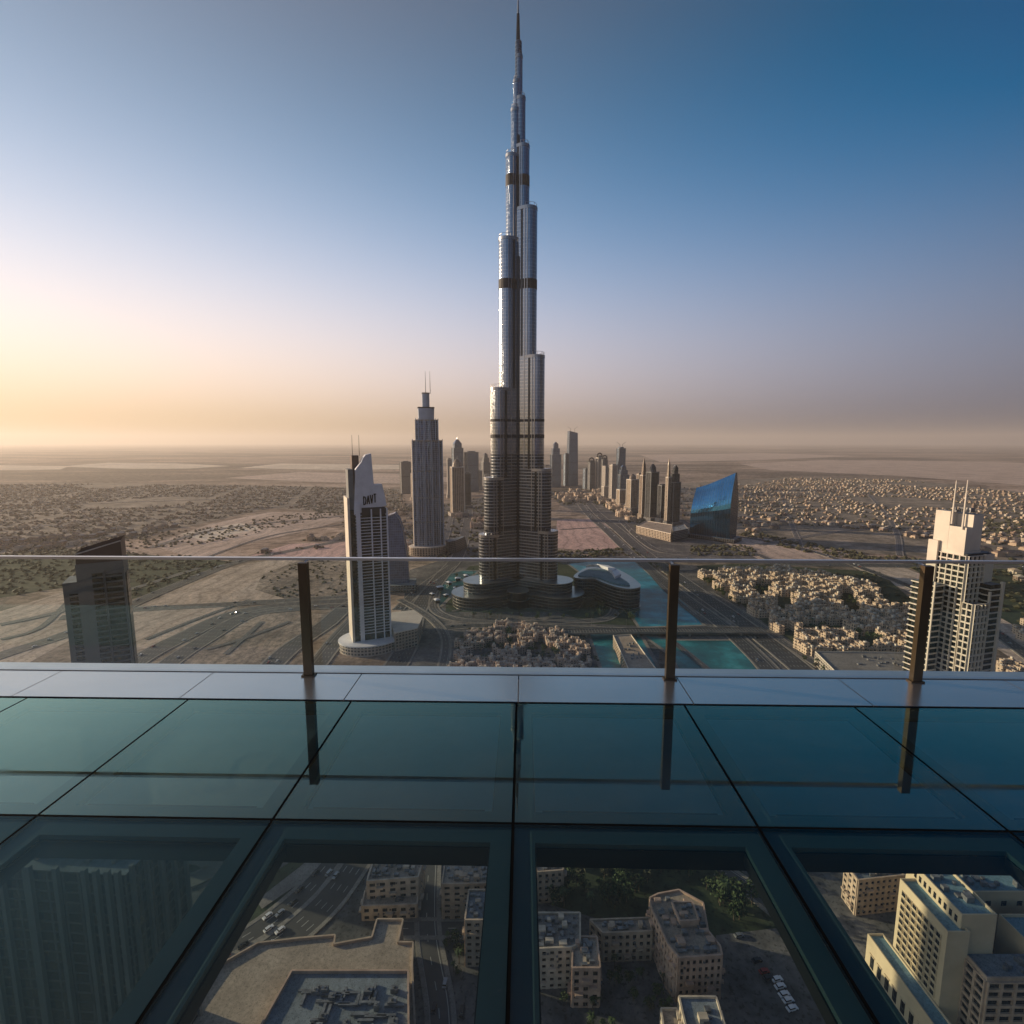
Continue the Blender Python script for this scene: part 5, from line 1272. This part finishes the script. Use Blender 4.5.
# the big beige block with the window grid, bottom right: each window its own part
def grid_block():
    root = thing('apartment_block', 'large beige block with sunlit window grid and plinth, bottom right', 'apartment building', (174, 186, 0), 0)
    def bx(nm, x0, x1, y0, y1, z0, z1, mt=M_BEIGE2, cap=M_ROOFB, par=root, parapet=0.0):
        m = MB(); m.prism([(x0, y0), (x1, y0), (x1, y1), (x0, y1)], z0, z1, 0, 1); w = m.build(nm, [mt, cap], par)
        if parapet:
            m = MB(); t = 0.5
            for (a, b_, c, d) in ((x0, x1, y0, y0 + t), (x0, x1, y1 - t, y1), (x0, x0 + t, y0 + t, y1 - t), (x1 - t, x1, y0 + t, y1 - t)):
                m.prism([(a, c), (b_, c), (b_, d), (a, d)], z1, z1 + parapet, 0, 0)
            m.build('parapet', mt, w)
        return w
    bx('plinth', -7.5, -0.3, -9, 32, 0, 14, parapet=0.9)
    w = bx('wall', 0, 9, 0, 26, 0, 48, parapet=1.1)
    nx, nz, L, z0, z1 = 7, 9, 22.0, 15.5, 45.5
    for i in range(nx):
        for j in range(nz):
            y = 2.2 + (i + 0.5) * L / nx; z = z0 + (j + 0.5) * (z1 - z0) / nz; m = MB(); hw, hh = 1.12, 1.2
            m.prism([(-0.02, y - hw), (0.0, y - hw), (0.0, y + hw), (-0.02, y + hw)], z - hh, z + hh, 0, 0, base=True)
            # reveal fins and balcony rail round the pane
            f = MB()
            for (a, b_) in ((y - hw - 0.16, y - hw - 0.002), (y + hw + 0.002, y + hw + 0.16)): f.prism([(-0.45, a), (-0.0, a), (-0.0, b_), (-0.45, b_)], z - hh - 0.1, z + hh + 0.1, 0, 0, base=True)
            f.prism([(-0.45, y - hw), (-0.0, y - hw), (-0.0, y + hw), (-0.45, y + hw)], z + hh + 0.002, z + hh + 0.1, 0, 0, base=True)
            f.prism([(-0.6, y - hw), (-0.5, y - hw), (-0.5, y + hw), (-0.6, y + hw)], z - hh - 0.1, z - hh + 0.55, 0, 0, base=True)
            o = m.build('window', M_DGLASS2, root); f.build('window_surround', M_BEIGE2, o)
    for i in range(11):
        y = 4.5 + i * 2.7; m = MB(); m.prism([(6.76, y - 0.7), (6.798, y - 0.7), (6.798, y + 0.7), (6.76, y + 0.7)], 49.4, 52.2, 0, 0, base=True); o = m.build('window', M_DGLASS2, root)
    for i in range(8):
        y = -6 + i * 4.8; m = MB(); m.prism([(-7.54, y - 1.2), (-7.502, y - 1.2), (-7.502, y + 1.2), (-7.54, y + 1.2)], 1.0, 7.5, 0, 0, base=True); o = m.build('window', M_DGLASS2, root)
        f = MB(); f.prism([(-8.1, y - 1.5), (-7.545, y - 1.5), (-7.545, y + 1.5), (-8.1, y + 1.5)], 7.6, 7.9, 0, 0, base=True); f.build('window_surround', M_BEIGE2, o)
    for i in range(5):
        for j in range(8):
            x = 22.8 + i * 7.0; z = 39.2 - 0.0 * j
            if j: break
            m = MB(); m.prism([(x - 1.2, 21.95), (x + 1.2, 21.95), (x + 1.2, 21.99), (x - 1.2, 21.99)], z, z + 2.4, 0, 0, base=True); m.build('window', M_DGLASS2, root)
    bx('upper_block', 6.8, 21, 2, 34, 48.0, 53.5, parapet=1.3); bx('upper_wall', 9, 21, 2, 34, 0, 48)
    bx('rear_wing', 21, 62, 22, 34, 0, 45, parapet=1.2); bx('east_wing', 34, 60, 2, 14, 0, 42, parapet=1.2)
    f = bx('front_wing', 9, 58, -9, 1.9, 0, 37, mt=M_DGLASS2, cap=M_ROOFG)
    m = MB(); grid_face(m, (9, -9), (58, -9), 1, 37, 9, 10, 1.1, 1.2, 0.8); grid_face(m, (9, 0), (9, -9), 1, 37, 2, 10, 1.1, 1.2, 0.8); m.build('wall_grid', M_BEIGE, f)
    m = MB()
    for (a, b_, c, d) in ((9, 58, -9, -8.4), (9, 9.6, -8.3, 0)): m.prism([(a, c), (b_, c), (b_, d), (a, d)], 37, 38.3 + 0.01 * a, 0, 0)
    m.build('parapet', M_BEIGE, f)
    rr = random.Random(8)
    m = MB(); roof_kit(m, 14, 18, 10, 26, 53.5, 12, rr); m.build('rooftop_units', M_PLANT, root)
    m = MB(); roof_kit(m, 42, 28, 36, 8, 45, 12, rr); m.build('rooftop_units', M_PLANT, root)
    m = MB(); roof_kit(m, 28, -4, 34, 6, 37, 14, rr); m.build('rooftop_units', M_PLANT, root)
grid_block()
def ribbed_tower():
    root = thing('ribbed_tower', 'dark ribbed high-rise in shade under the lower left glass panel', 'skyscraper', (-150, 170, 0), R(-4))
    W, Dp, H = 50, 28, 103
    m = MB(); m.prism(rect(0, 0, W, Dp), 0, H, 0, 1); w = m.build('wall', [F_DARK, M_ROOFG], root)
    m = MB()
    for x in (-24, -18, -8.5, 1.5, 11.5, 15.5, 19.5, 23): m.box(x, -Dp/2 - 0.7, 1.5 if x != -8.5 else 2.6, 1.4, 0, H + 2)
    m.build('front_rib', M_GREYR, root)
    m = MB()
    for y in (-12, -6, 0, 6, 12): m.box(W/2 + 0.6, y, 1.2, 1.2, 0, H + 2)
    m.build('side_rib', M_GREYR, root)
    m = MB(); m.box(-6, 2, 34, 16, H, H + 6, 0, 0, 1); m.build('crown_block', [M_GREYR, M_ROOFG], root)
    m = MB(); roof_kit(m, 0, 0, 50, 26, H, 22, random.Random(2)); m.build('roof_plant', M_PLANT, root)
ribbed_tower()
# cars under the floor
for i, (px, py) in enumerate([(777, 981), (780, 988), (784, 996), (788, 1002), (792, 1010)]):
    x, y = G(px, py, 0.0)
    o = place(PARKED[0], (x, y, 0.35), 0.25, 1.15, '%s white car in the parked row on the lot' % ['farthest', 'second farthest', 'middle', 'second nearest', 'nearest'][i], 'white cars parked in a row')
for i, (px, py, k, lab) in enumerate([(764, 973, 3, 'red car parked left of the white row'), (768, 980, 2, 'dark car parked just nearer than the red one'), (757, 962, 2, 'dark car parked alone near the middle of the lot'), (739, 859 + 78, 1, 'silver car by the far kerb of the lot'),
                              (434, 1010, 2, 'dark car parked below the mall, left of two'), (462, 1013, 2, 'dark car parked below the mall, right of two'), (445, 985, 1, 'silver car on the lane beside the mall')]):
    x, y = G(px, py, 0.0); place(PARKED[k], (x, y, 0.4), 0.2 if i < 4 else 1.5, 1.1, lab, 'other parked cars')

# ------------------------------------------------------------------ low-rise town blocks
def make_block(seed, skin, big=1.0):
    """a courtyard house: bars of stepped segments on three or four sides, corner towers, terraces and parapets"""
    rnd = random.Random(seed); root = thing('courtyard_block', 'block', 'low-rise block')
    m = MB(); bl = []; L = rnd.uniform(22, 27) * big; D_ = rnd.uniform(18, 24) * big; w = 7.0 * big
    sides = [(-L/2, -D_/2, 1, 0, L), (-L/2, D_/2, 1, 0, L), (-L/2, -D_/2, 0, 1, D_), (L/2, -D_/2, 0, 1, D_)]
    if rnd.random() < 0.5: sides.pop(rnd.randrange(2))
    for sx, sy, dx, dy, ln in sides:
        t = 0.0
        while t < ln - 1:
            seg = min(rnd.uniform(4, 8) * big, ln - t); h = rnd.choice([7, 8.5, 10, 10, 11.5, 13]) * (0.5 + 0.5 * big) + rnd.uniform(0, 0.5)
            cx, cyy = sx + dx * (t + seg / 2) + rnd.uniform(-0.8, 0.8) * dy, sy + dy * (t + seg / 2) + rnd.uniform(-0.8, 0.8) * dx
            ww, dd = (seg + 0.02, w * rnd.uniform(0.8, 1.1)) if dx else (w * rnd.uniform(0.8, 1.1), seg + 0.02)
            bl.append((cx, cyy, ww, dd, h)); m.box(cx, cyy, ww, dd, 0, h, 0, 0, 1); t += seg
    w_ = m.build('wall', [skin, M_ROOFL if seed % 3 else M_ROOFT], root)
    m = MB()
    for x, y, w2, d, h in bl:
        for (a, b_, c, e) in ((x-w2/2, x+w2/2, y-d/2, y-d/2+.5), (x-w2/2, x+w2/2, y+d/2-.5, y+d/2), (x-w2/2, x-w2/2+.5, y-d/2+.5, y+d/2-.5), (x+w2/2-.5, x+w2/2, y-d/2+.5, y+d/2-.5)):
            m.prism([(a, c), (b_, c), (b_, e), (a, e)], h, h + 1.0, 0, 0)
    p_ = m.build('parapet', M_BEIGE if skin == F_OLD else M_ROSE, root)
    m = MB()
    for x, y, w2, d, h in bl:
        if rnd.random() < 0.35: m.box(x, y, rnd.uniform(2.2, 3.2), rnd.uniform(2.2, 3.2), h, h + rnd.uniform(1.8, 4.2))
        for _ in range(2): m.box(x + rnd.uniform(-.35, .35) * w2, y + rnd.uniform(-.35, .35) * d, rnd.uniform(.8, 1.6), rnd.uniform(.8, 1.6), h, h + 1.0)
    t_ = m.build('wind_tower', M_CREAM, root)
    return keep(root, [w_, p_, t_])
M_ROOFL = patch_mat('pale_roof_tiles', [(0.3, (0.40, 0.31, 0.235)), (0.7, (0.58, 0.47, 0.37))], 0.05, 0.6, dark=0.7)
M_ROSE = plain('rose_stucco', (0.56, 0.43, 0.34), 0.9, var=0.15, scale=0.12)
BLK_A = [make_block(s, F_OLD) for s in range(20, 26)]; BLK_B = [make_block(s, F_OLD2, 0.9) for s in range(30, 35)]
def fill_blocks(polys, avoid, protos, pitch, label, group, seed, sc=(0.8, 1.1), jit=0.3, rpad=9, rots=(0, 1.5708, 3.1416, 4.712)):
    rnd = random.Random(seed); pts = []
    for poly in polys:
        xs = [p[0] for p in poly]; ys = [p[1] for p in poly]; y = min(ys); row = 0
        while y < max(ys):
            x = min(xs) + (row % 2) * pitch * 0.5
            while x < max(xs):
                px, py = x + rnd.uniform(-jit, jit) * pitch, y + rnd.uniform(-jit, jit) * pitch
                if inside(px, py, poly) and not any(inside(px, py, a) for a in avoid) and not on_road(px, py, rpad): pts.append((px, py))
                x += pitch
            y += pitch; row += 1
    for px, py in pts:
        place(rnd.choice(protos), (px, py, rnd.uniform(-0.3, 0)), rnd.choice(rots) + 0.12, rnd.uniform(*sc), label, group)
    return pts
# rose-coloured quarter in front of the supertall, ring round two gardens
Z = lambda pts: gpoly(pts, 8)
isle = Z([(447, 676), (450, 655), (462, 638), (478, 628), (500, 623), (516, 621), (535, 622), (560, 629), (578, 636), (588, 650), (593, 676), (580, 690), (460, 690)])
gard = [Z([(470, 650), (478, 641), (492, 637), (500, 642), (498, 652), (480, 656)]), Z([(532, 637), (546, 637), (558, 646), (560, 654), (540, 656), (530, 650)]), Z([(504, 627), (510, 627), (512, 640), (506, 640)])]
fill_blocks([isle], gard, BLK_B, 18.5, 'rose-beige low house in the quarter at the supertall foot', 'rose-beige houses before the supertall', 41, (0.66, 0.8), 0.12, 3)
park_res = Z([(706, 573), (735, 568), (772, 567), (830, 573), (868, 585), (902, 606), (915, 628), (912, 656), (870, 650), (815, 646), (790, 636), (768, 622), (745, 603), (722, 588)])
gr2 = [Z([(775, 590), (800, 592), (808, 606), (780, 606)]), Z([(830, 592), (856, 594), (860, 610), (836, 610)]), Z([(800, 618), (838, 618), (842, 628), (806, 630)]), Z([(752, 580), (768, 581), (770, 590), (755, 590)]), Z([(856, 628), (890, 630), (892, 640), (860, 638)])]
fill_blocks([park_res], gr2, BLK_A, 33, 'sandy low-rise block in the residential quarter right of the canal', 'sandy blocks right of the canal', 42, (0.98, 1.06), 0.05, 9, (0, 3.1416))
fill_blocks([Z([(985, 628), (1060, 615), (1120, 650), (1120, 690), (1000, 690)])], [], BLK_A, 34, 'sandy low-rise block beside the cream twin-mast tower', 'sandy blocks beside the cream tower', 43, (0.7, 1.0))
fill_blocks([gpoly([(408, 556), (448, 548), (484, 530), (484, 516), (450, 516), (440, 528), (400, 540)])], [], BLK_B, 46, 'rosy low block between twin mast tower and supertall', 'rosy blocks behind the boulevard', 44, (0.8, 1.3))
fill_blocks([gpoly([(556, 503), (560, 492), (636, 492), (640, 520), (628, 522), (598, 503)])], [], BLK_A, 60, 'hazy low block at the foot of the high-rise row', 'hazy blocks at the high-rise row', 45, (0.9, 1.5))
# gardens and street trees
for i, g in enumerate(gard): scatter_trees(g, 10, 'dark tree in the gardens of the rose-beige quarter', 'trees in the rose-beige quarter', 60 + i, 0.3, (0.7, 1.1))
for i, g in enumerate(gr2): scatter_trees(g, 14, 'dark tree in the gardens of the sandy quarter', 'trees in the sandy quarter', 70 + i, 0.2, (0.8, 1.3))
scatter_trees(Z([(700, 575), (712, 576), (790, 645), (830, 668), (812, 668), (770, 640)]), 55, 'dark street tree along the sandy quarter frontage', 'trees along the sandy quarter', 80, 0.3, (0.8, 1.2))
scatter_trees(gpoly([(545, 862), (560, 855), (735, 850), (770, 880), (740, 932), (722, 930), (700, 885), (650, 880), (620, 915), (552, 908)]), 95, 'dark dense tree in the park behind the beige flats', 'trees in the park behind the flats', 81, 0.05, (0.9, 1.5))
scatter_trees(gpoly([(598, 965), (662, 962), (674, 1040), (540, 1040), (545, 1000), (600, 1000)]), 26, 'courtyard tree between the beige flats', 'trees in the courtyard', 82, 0.4, (0.5, 0.8))
scatter_trees(gpoly([(418, 905), (462, 905), (462, 1000), (424, 1000)]), 14, 'street tree on the lane right of the mall', 'trees right of the mall', 83, 0.3, (0.5, 0.8), avoid=[])
scatter_trees(gpoly([(448, 606), (462, 618), (520, 616), (580, 618), (606, 608), (640, 616), (606, 620), (560, 621), (470, 621)]), 24, 'small tree round the supertall podium', 'trees round the supertall podium', 84, 0.5, (0.9, 1.3))
scatter_trees(gpoly([(424, 600), (446, 578), (478, 570), (480, 590), (448, 610), (428, 612)]), 9, 'tree beside the pools left of the supertall', 'trees beside the left pools', 85, 0.6, (0.8, 1.2))
scatter_trees(gpoly([(575, 612), (600, 606), (640, 612), (640, 622), (590, 622)]), 20, 'low tree in front of the crescent office', 'trees before the crescent office', 86, 0.3, (0.8, 1.2))
scatter_trees(gpoly([(588, 552), (650, 556), (690, 585), (706, 622), (700, 626), (668, 585), (640, 562), (590, 558)]), 34, 'promenade tree along the lake', 'trees along the lake', 87, 0.6, (0.8, 1.2))

# ------------------------------------------------------------------ traffic
rnd = random.Random(90)
def traffic(idx, n, label, group, near=None):
    g, w, z = ROADS[idx]; segs = []; tot = 0
    for i in range(len(g) - 1):
        L = math.hypot(g[i+1][0]-g[i][0], g[i+1][1]-g[i][1]); segs.append((tot, L, i)); tot += L
    for _ in range(n):
        s = rnd.uniform(0, tot); 
        for a, L, i in segs:
            if a <= s < a + L: break
        t = (s - a) / L; x = g[i][0] + (g[i+1][0]-g[i][0]) * t; y = g[i][1] + (g[i+1][1]-g[i][1]) * t
        if y < 120 or abs(x) > y * 1.25: continue
        dx, dy = (g[i+1][0]-g[i][0]) / L, (g[i+1][1]-g[i][1]) / L
        lanes = max(2, round(w / 4)); o_ = (rnd.randrange(lanes) + 0.5) / lanes * w - w / 2
        place(MOVING[rnd.choice([0, 0, 1, 1, 2, 2, 3])], (x - dy * o_, y + dx * o_, z), math.atan2(dy, dx) + (math.pi if o_ > 0 else 0), 1.1, label, group)
NEARH = [i for i, (g, w, z) in enumerate(ROADS) if min(p[1] for p in g) < 230]
ALLR = [i for i in range(len(ROADS)) if i not in NEARH]
for i in NEARH[:2]: traffic(i, 13, 'car on the curving highway beside the mall', 'cars on the highway beside the mall')
for i in ALLR[:-2]:
    g = ROADS[i][0]; L = sum(math.hypot(g[k+1][0]-g[k][0], g[k+1][1]-g[k][1]) for k in range(len(g) - 1))
    if ROADS[i][1] >= 14: traffic(i, min(26, int(L / 40)), 'tiny car on the wide roads beyond the railing', 'cars on the wide roads beyond the railing')

# ------------------------------------------------------------------ villas
def villa_boxes(m, x, y, a, s, rnd, base=0):
    w, d, h = rnd.uniform(7, 14) * s, rnd.uniform(7, 11) * s, rnd.choice([3.5, 5, 6.5, 8]) * s; a += rnd.choice([0, 0, 1.57]) + rnd.uniform(-0.1, 0.1)
    m.box(x, y, w, d, 0, h, a, base, base)
    ox, oy = rotp(rnd.uniform(-4, 4), rnd.uniform(-3, 3), a)
    m.box(x + ox, y + oy, w * 0.5, d * 0.55, h, h + 3 * s, a, base, base)
    ox, oy = rotp(w * 0.6, rnd.uniform(-2, 2), a); m.box(x + ox, y + oy, w * 0.4, d * 0.7, 0, h * 0.55, a, base, base)
M_V = [plain('villa_cream', (0.40, 0.31, 0.22), 0.9, var=0.3, scale=0.03), plain('villa_tan', (0.22, 0.16, 0.12), 0.9, var=0.3, scale=0.03), plain('villa_white', (0.50, 0.43, 0.34), 0.9, var=0.2, scale=0.03)]
def make_villa(seed):
    rnd = random.Random(seed); root = thing('villa', 'villa', 'house'); s = 1.0
    w, d, h = rnd.uniform(11, 16), rnd.uniform(10, 13), rnd.uniform(6.5, 8.5)
    m = MB(); m.box(0, 0, w, d, 0, h); m.box(w * 0.55, 1, w * 0.45, d * 0.7, 0, h * 0.55); a_ = m.build('wall', M_V[seed % 3], root)
    m = MB(); m.prism(rect(0, 0, w + 1, d + 1), h, h + 2.4, 0, 0, top=rect(0, 0, w * 0.4, d * 0.15), base=True); m.box(w * 0.55, 1, w * 0.48, d * 0.74, h * 0.55 + 0.01, h * 0.55 + 0.5); b_ = m.build('roof', M_V[(seed + 1) % 3], root)
    m = MB()
    for sx in (-1, 1):
        for zz_ in (1.6, 4.8):
            m.box(sx * w * 0.28, -d / 2 - 0.05, 1.8, 0.1, zz_, zz_ + 1.5, base=True)
    c_ = m.build('window', M_CARGLASS, root)
    return keep(root, [a_, b_, c_])
VILLAS = [make_villa(s) for s in range(4)]
FIELDS = [  # outline on the ground, pitch in metres, share kept
 (gpoly([(745, 534), (738, 500), (745, 486), (790, 478), (900, 480), (1010, 492), (1300, 520), (1300, 560), (1060, 562), (930, 555), (860, 552), (800, 545)]), 26, 0.68),
 (gpoly([(660, 500), (672, 486), (745, 484), (738, 500), (742, 534), (690, 520)]), 32, 0.7),
 (gpoly([(1000, 568), (1300, 568), (1300, 640), (1060, 625)]), 34, 0.5),
 (gpoly([(-700, 560), (-400, 500), (-150, 486), (100, 484), (300, 487), (400, 490), (405, 512), (345, 512), (270, 508), (200, 522), (100, 545), (-50, 556)]), 27, 0.85),
 (gpoly([(340, 548), (345, 512), (410, 505), (440, 510), (405, 540), (370, 548)]), 30, 0.7),
 (gpoly([(200, 560), (262, 545), (340, 532), (345, 545), (280, 553)]), 34, 0.6),
]
rnd = random.Random(101); vs = []
AV = [gpoly([(735, 534), (800, 540), (870, 555), (870, 568), (690, 558)]), gpoly([(150, 545), (210, 522), (270, 510), (345, 510), (345, 522), (240, 548), (200, 562)])]
for poly, pitch, keep_ in FIELDS:
    xs = [p[0] for p in poly]; ys = [p[1] for p in poly]; th = rnd.uniform(-0.3, 0.3)
    cx, cyy = sum(xs) / len(xs), sum(ys) / len(ys); ext = max(max(xs) - min(xs), max(ys) - min(ys)) * 0.8; n = int(ext / pitch)
    for i in range(-n, n):
        for j in range(-n, n):
            if (j % 4 == 0 or i % 13 == 0): continue       # lanes between the rows
            lx, ly = i * pitch + rnd.uniform(-6, 6), j * pitch + rnd.uniform(-4, 4)
            x, y = rotp(lx, ly, th); x += cx; y += cyy
            if y < 300 or abs(x) > y * 1.15 + 150: continue
            if rnd.random() > keep_ or not inside(x, y, poly) or any(inside(x, y, a) for a in AV): continue
            if math.sin(x * 0.0041 + 1.3) * math.sin(y * 0.0037) > 0.72: continue
            vs.append((math.hypot(x, y), x, y, th))
vs.sort()
for d_, x, y, th in vs[:295]:
    if on_road(x, y, 6): continue
    place(rnd.choice(VILLAS), (x, y, 0), th + rnd.choice([0, 1.57, 3.14, 4.71]), rnd.uniform(0.85, 1.25), 'small sand-coloured villa in the near rows of the suburb', 'villas in the near rows')
m = MB()
for d_, x, y, th in vs[295:14000]: villa_boxes(m, x, y, th, rnd.uniform(0.6, 1.0), rnd, rnd.randrange(3))
tag(m.build('villa_suburb', M_V), 'far-off suburb of small sand-coloured villas fading into haze', 'houses', kind='stuff')
# scrub and garden trees of the suburb and the plain, too many to count
def clump(m, x, y, s, rnd):
    h = s * rnd.uniform(0.7, 1.1); k = 5; a0 = rnd.uniform(0, 6)
    ring_ = [(x + math.cos(a0 + 6.283 * i / k) * s * rnd.uniform(0.6, 1.1), y + math.sin(a0 + 6.283 * i / k) * s * rnd.uniform(0.6, 1.1), h * rnd.uniform(0.35, 0.6)) for i in range(k)]
    top = (x + rnd.uniform(-.3, .3) * s, y + rnd.uniform(-.3, .3) * s, h); 
    for i in range(k):
        a, b_ = ring_[i], ring_[(i + 1) % k]; m.face([a, b_, top]); m.face([(a[0]*.5+x*.5, a[1]*.5+y*.5, 0), (b_[0]*.5+x*.5, b_[1]*.5+y*.5, 0), b_, a])
m = MB(); n = 0
for d_, x, y, th in vs[:12000]:
    if d_ > 6500: break
    for _ in range(3 if d_ < 2500 else 2):
        if rnd.random() < 0.8: clump(m, x + rnd.uniform(-.5, .5) * 34, y + rnd.uniform(-.5, .5) * 34, rnd.uniform(2.5, 6.5), rnd)
GREENS = [(gpoly([(-300, 600), (-60, 560), (60, 548), (242, 560), (130, 598), (60, 588), (-40, 605)]), 900, (3, 6)), (gpoly([(900, 562), (940, 558), (1100, 560), (1250, 640), (1120, 680), (1050, 640)]), 420, (3, 7)),
          (gpoly([(985, 520), (1200, 522), (1200, 538), (980, 533)]), 700, (4, 8)), (gpoly([(735, 534), (752, 532), (872, 556), (905, 558), (940, 562), (870, 562), (800, 552)]), 260, (3, 7)),
          (gpoly([(556, 552), (640, 548), (640, 556), (556, 560)]), 150, (3, 6)), (gpoly([(690, 546), (745, 546), (770, 556), (690, 556)]), 160, (3, 6)),
          (gpoly([(-300, 560), (0, 540), (200, 530), (340, 505), (410, 500), (200, 545), (-50, 562)]), 800, (3, 6)), (gpoly([(560, 505), (545, 492), (640, 492), (660, 520), (690, 540), (640, 530), (600, 505)]), 500, (4, 8)),
          (gpoly([(400, 560), (410, 530), (440, 505), (486, 497), (486, 560)]), 420, (3, 7)), (gpoly([(255, 590), (262, 575), (300, 560), (348, 562), (348, 598), (300, 603)]), 140, (2, 4)),
          (gpoly([(700, 572), (740, 566), (880, 574), (918, 606), (905, 660), (830, 660), (760, 618)]), 500, (2.5, 4.5)), (gpoly([(446, 676), (462, 630), (520, 620), (585, 632), (606, 676)]), 260, (2, 3.5))]
for poly, cnt, sz in GREENS:
    xs = [p[0] for p in poly]; ys = [p[1] for p in poly]; k = t = 0
    while k < cnt and t < cnt * 30:
        t += 1; x, y = rnd.uniform(min(xs), max(xs)), rnd.uniform(min(ys), max(ys))
        if inside(x, y, poly) and not (cnt < 800 and on_road(x, y, 1)): clump(m, x, y, rnd.uniform(*sz), rnd); k += 1
tag(m.build('scrub_vegetation', M_LEAF2), 'dusty green scrub and garden trees scattered over the plain', 'vegetation', kind='stuff')
# white pavilions by the left pools
root = thing('pavilion', 'pavilion', 'pavilion'); m = MB(); m.prism(rect(0, 0, 9, 7), 4.0, 5.2, 0, 0, top=rect(0, 0, 4, 2), base=True); a1 = m.build('roof', M_WHITE, root)
m = MB(); m.box(0, 0, 6.5, 5, 0, 3.98); a2 = m.build('wall', M_DGLASS2, root); PAV = keep(root, [a1, a2])
for px, py in ((432, 596), (440, 590), (449, 585), (458, 581), (446, 597), (437, 603), (466, 578), (455, 590)):
    x, y = G(px, py); place(PAV, (x, y, 0.6), rnd.uniform(0, 3), rnd.uniform(0.8, 1.4), 'small white-roofed pavilion among the pools left of the supertall', 'pavilions among the pools')
# street lamps
root = thing('street_lamp', 'lamp', 'street lamp')
m = MB(); m.tube((0, 0, 0), (0, 0, 11), 0.14, 6, 0.08); a1 = m.build('pole', M_STEEL, root)
m = MB(); m.tube((0, -2.2, 11.2), (0, 2.2, 11.2), 0.06, 5); a2 = m.build('arm', M_STEEL, root)
m = MB(); m.box(0, -2.4, 0.35, 0.9, 11.05, 11.25, base=True); m.box(0, 2.4, 0.35, 0.9, 11.05, 11.25, base=True); a3 = m.build('lamp_head', M_CONC, root)
LAMP = keep(root, [a1, a2, a3]); nl = 0
for i in ALLR:
    g, w, z = ROADS[i]
    if w < 14: continue
    acc = 0
    for k in range(len(g) - 1):
        L = math.hypot(g[k+1][0]-g[k][0], g[k+1][1]-g[k][1]); acc += L
        x, y = g[k]
        if acc > 38 and 420 < y < 1300 and abs(x) < y and nl < 150:
            acc = 0; a = math.atan2(g[k+1][1]-y, g[k+1][0]-x); place(LAMP, (x - math.sin(a) * (w/2 + 1.4), y + math.cos(a) * (w/2 + 1.4), z), a, 1.0, 'slim double-headed street lamp along the wide roads', 'street lamps along the wide roads'); nl += 1
# canal bridge
g = gpoly([(560, 631.5), (640, 630.5), (700, 630), (765, 630)], 6.0)
root = thing('canal_bridge', 'grey road bridge crossing the canal between the lake and the square basin', 'bridge', (0, 0, 0))
m = MB(); L, Rr = offs(g, 8), offs(g, -8)
for i in range(len(g) - 1): m.prism(ccw([Rr[i], Rr[i+1], L[i+1], L[i]]), 4.6, 6.0, 0, 1, base=True)
m.build('bridge_deck', [M_CONC, M_ROAD4], root)
for s in (1, -1):
    m = MB(); A, B = offs(g, s * 8), offs(g, s * 7.5)
    for i in range(len(g) - 1): m.prism(ccw([A[i], A[i+1], B[i+1], B[i]]), 6.0, 7.0, 0, 0)
    m.build('bridge_parapet', M_CONC, root)
for i in range(4):
    t = (i + 0.5) / 4; x = g[0][0] + (g[-1][0] - g[0][0]) * t; y = g[0][1] + (g[-1][1] - g[0][1]) * t
    m = MB(); m.box(x, y, 2.0, 12, 0, 4.58); m.build('pier', M_CONC, root)

# prototypes that were never placed
for pr in TREES + [PALM, LAMP, PAV] + PARKED + MOVING + BLK_A + BLK_B + VILLAS:
    if pr.name not in PROTO_USED:
        for ch in KIDS[pr.name]: bpy.data.objects.remove(ch)
        bpy.data.objects.remove(pr)
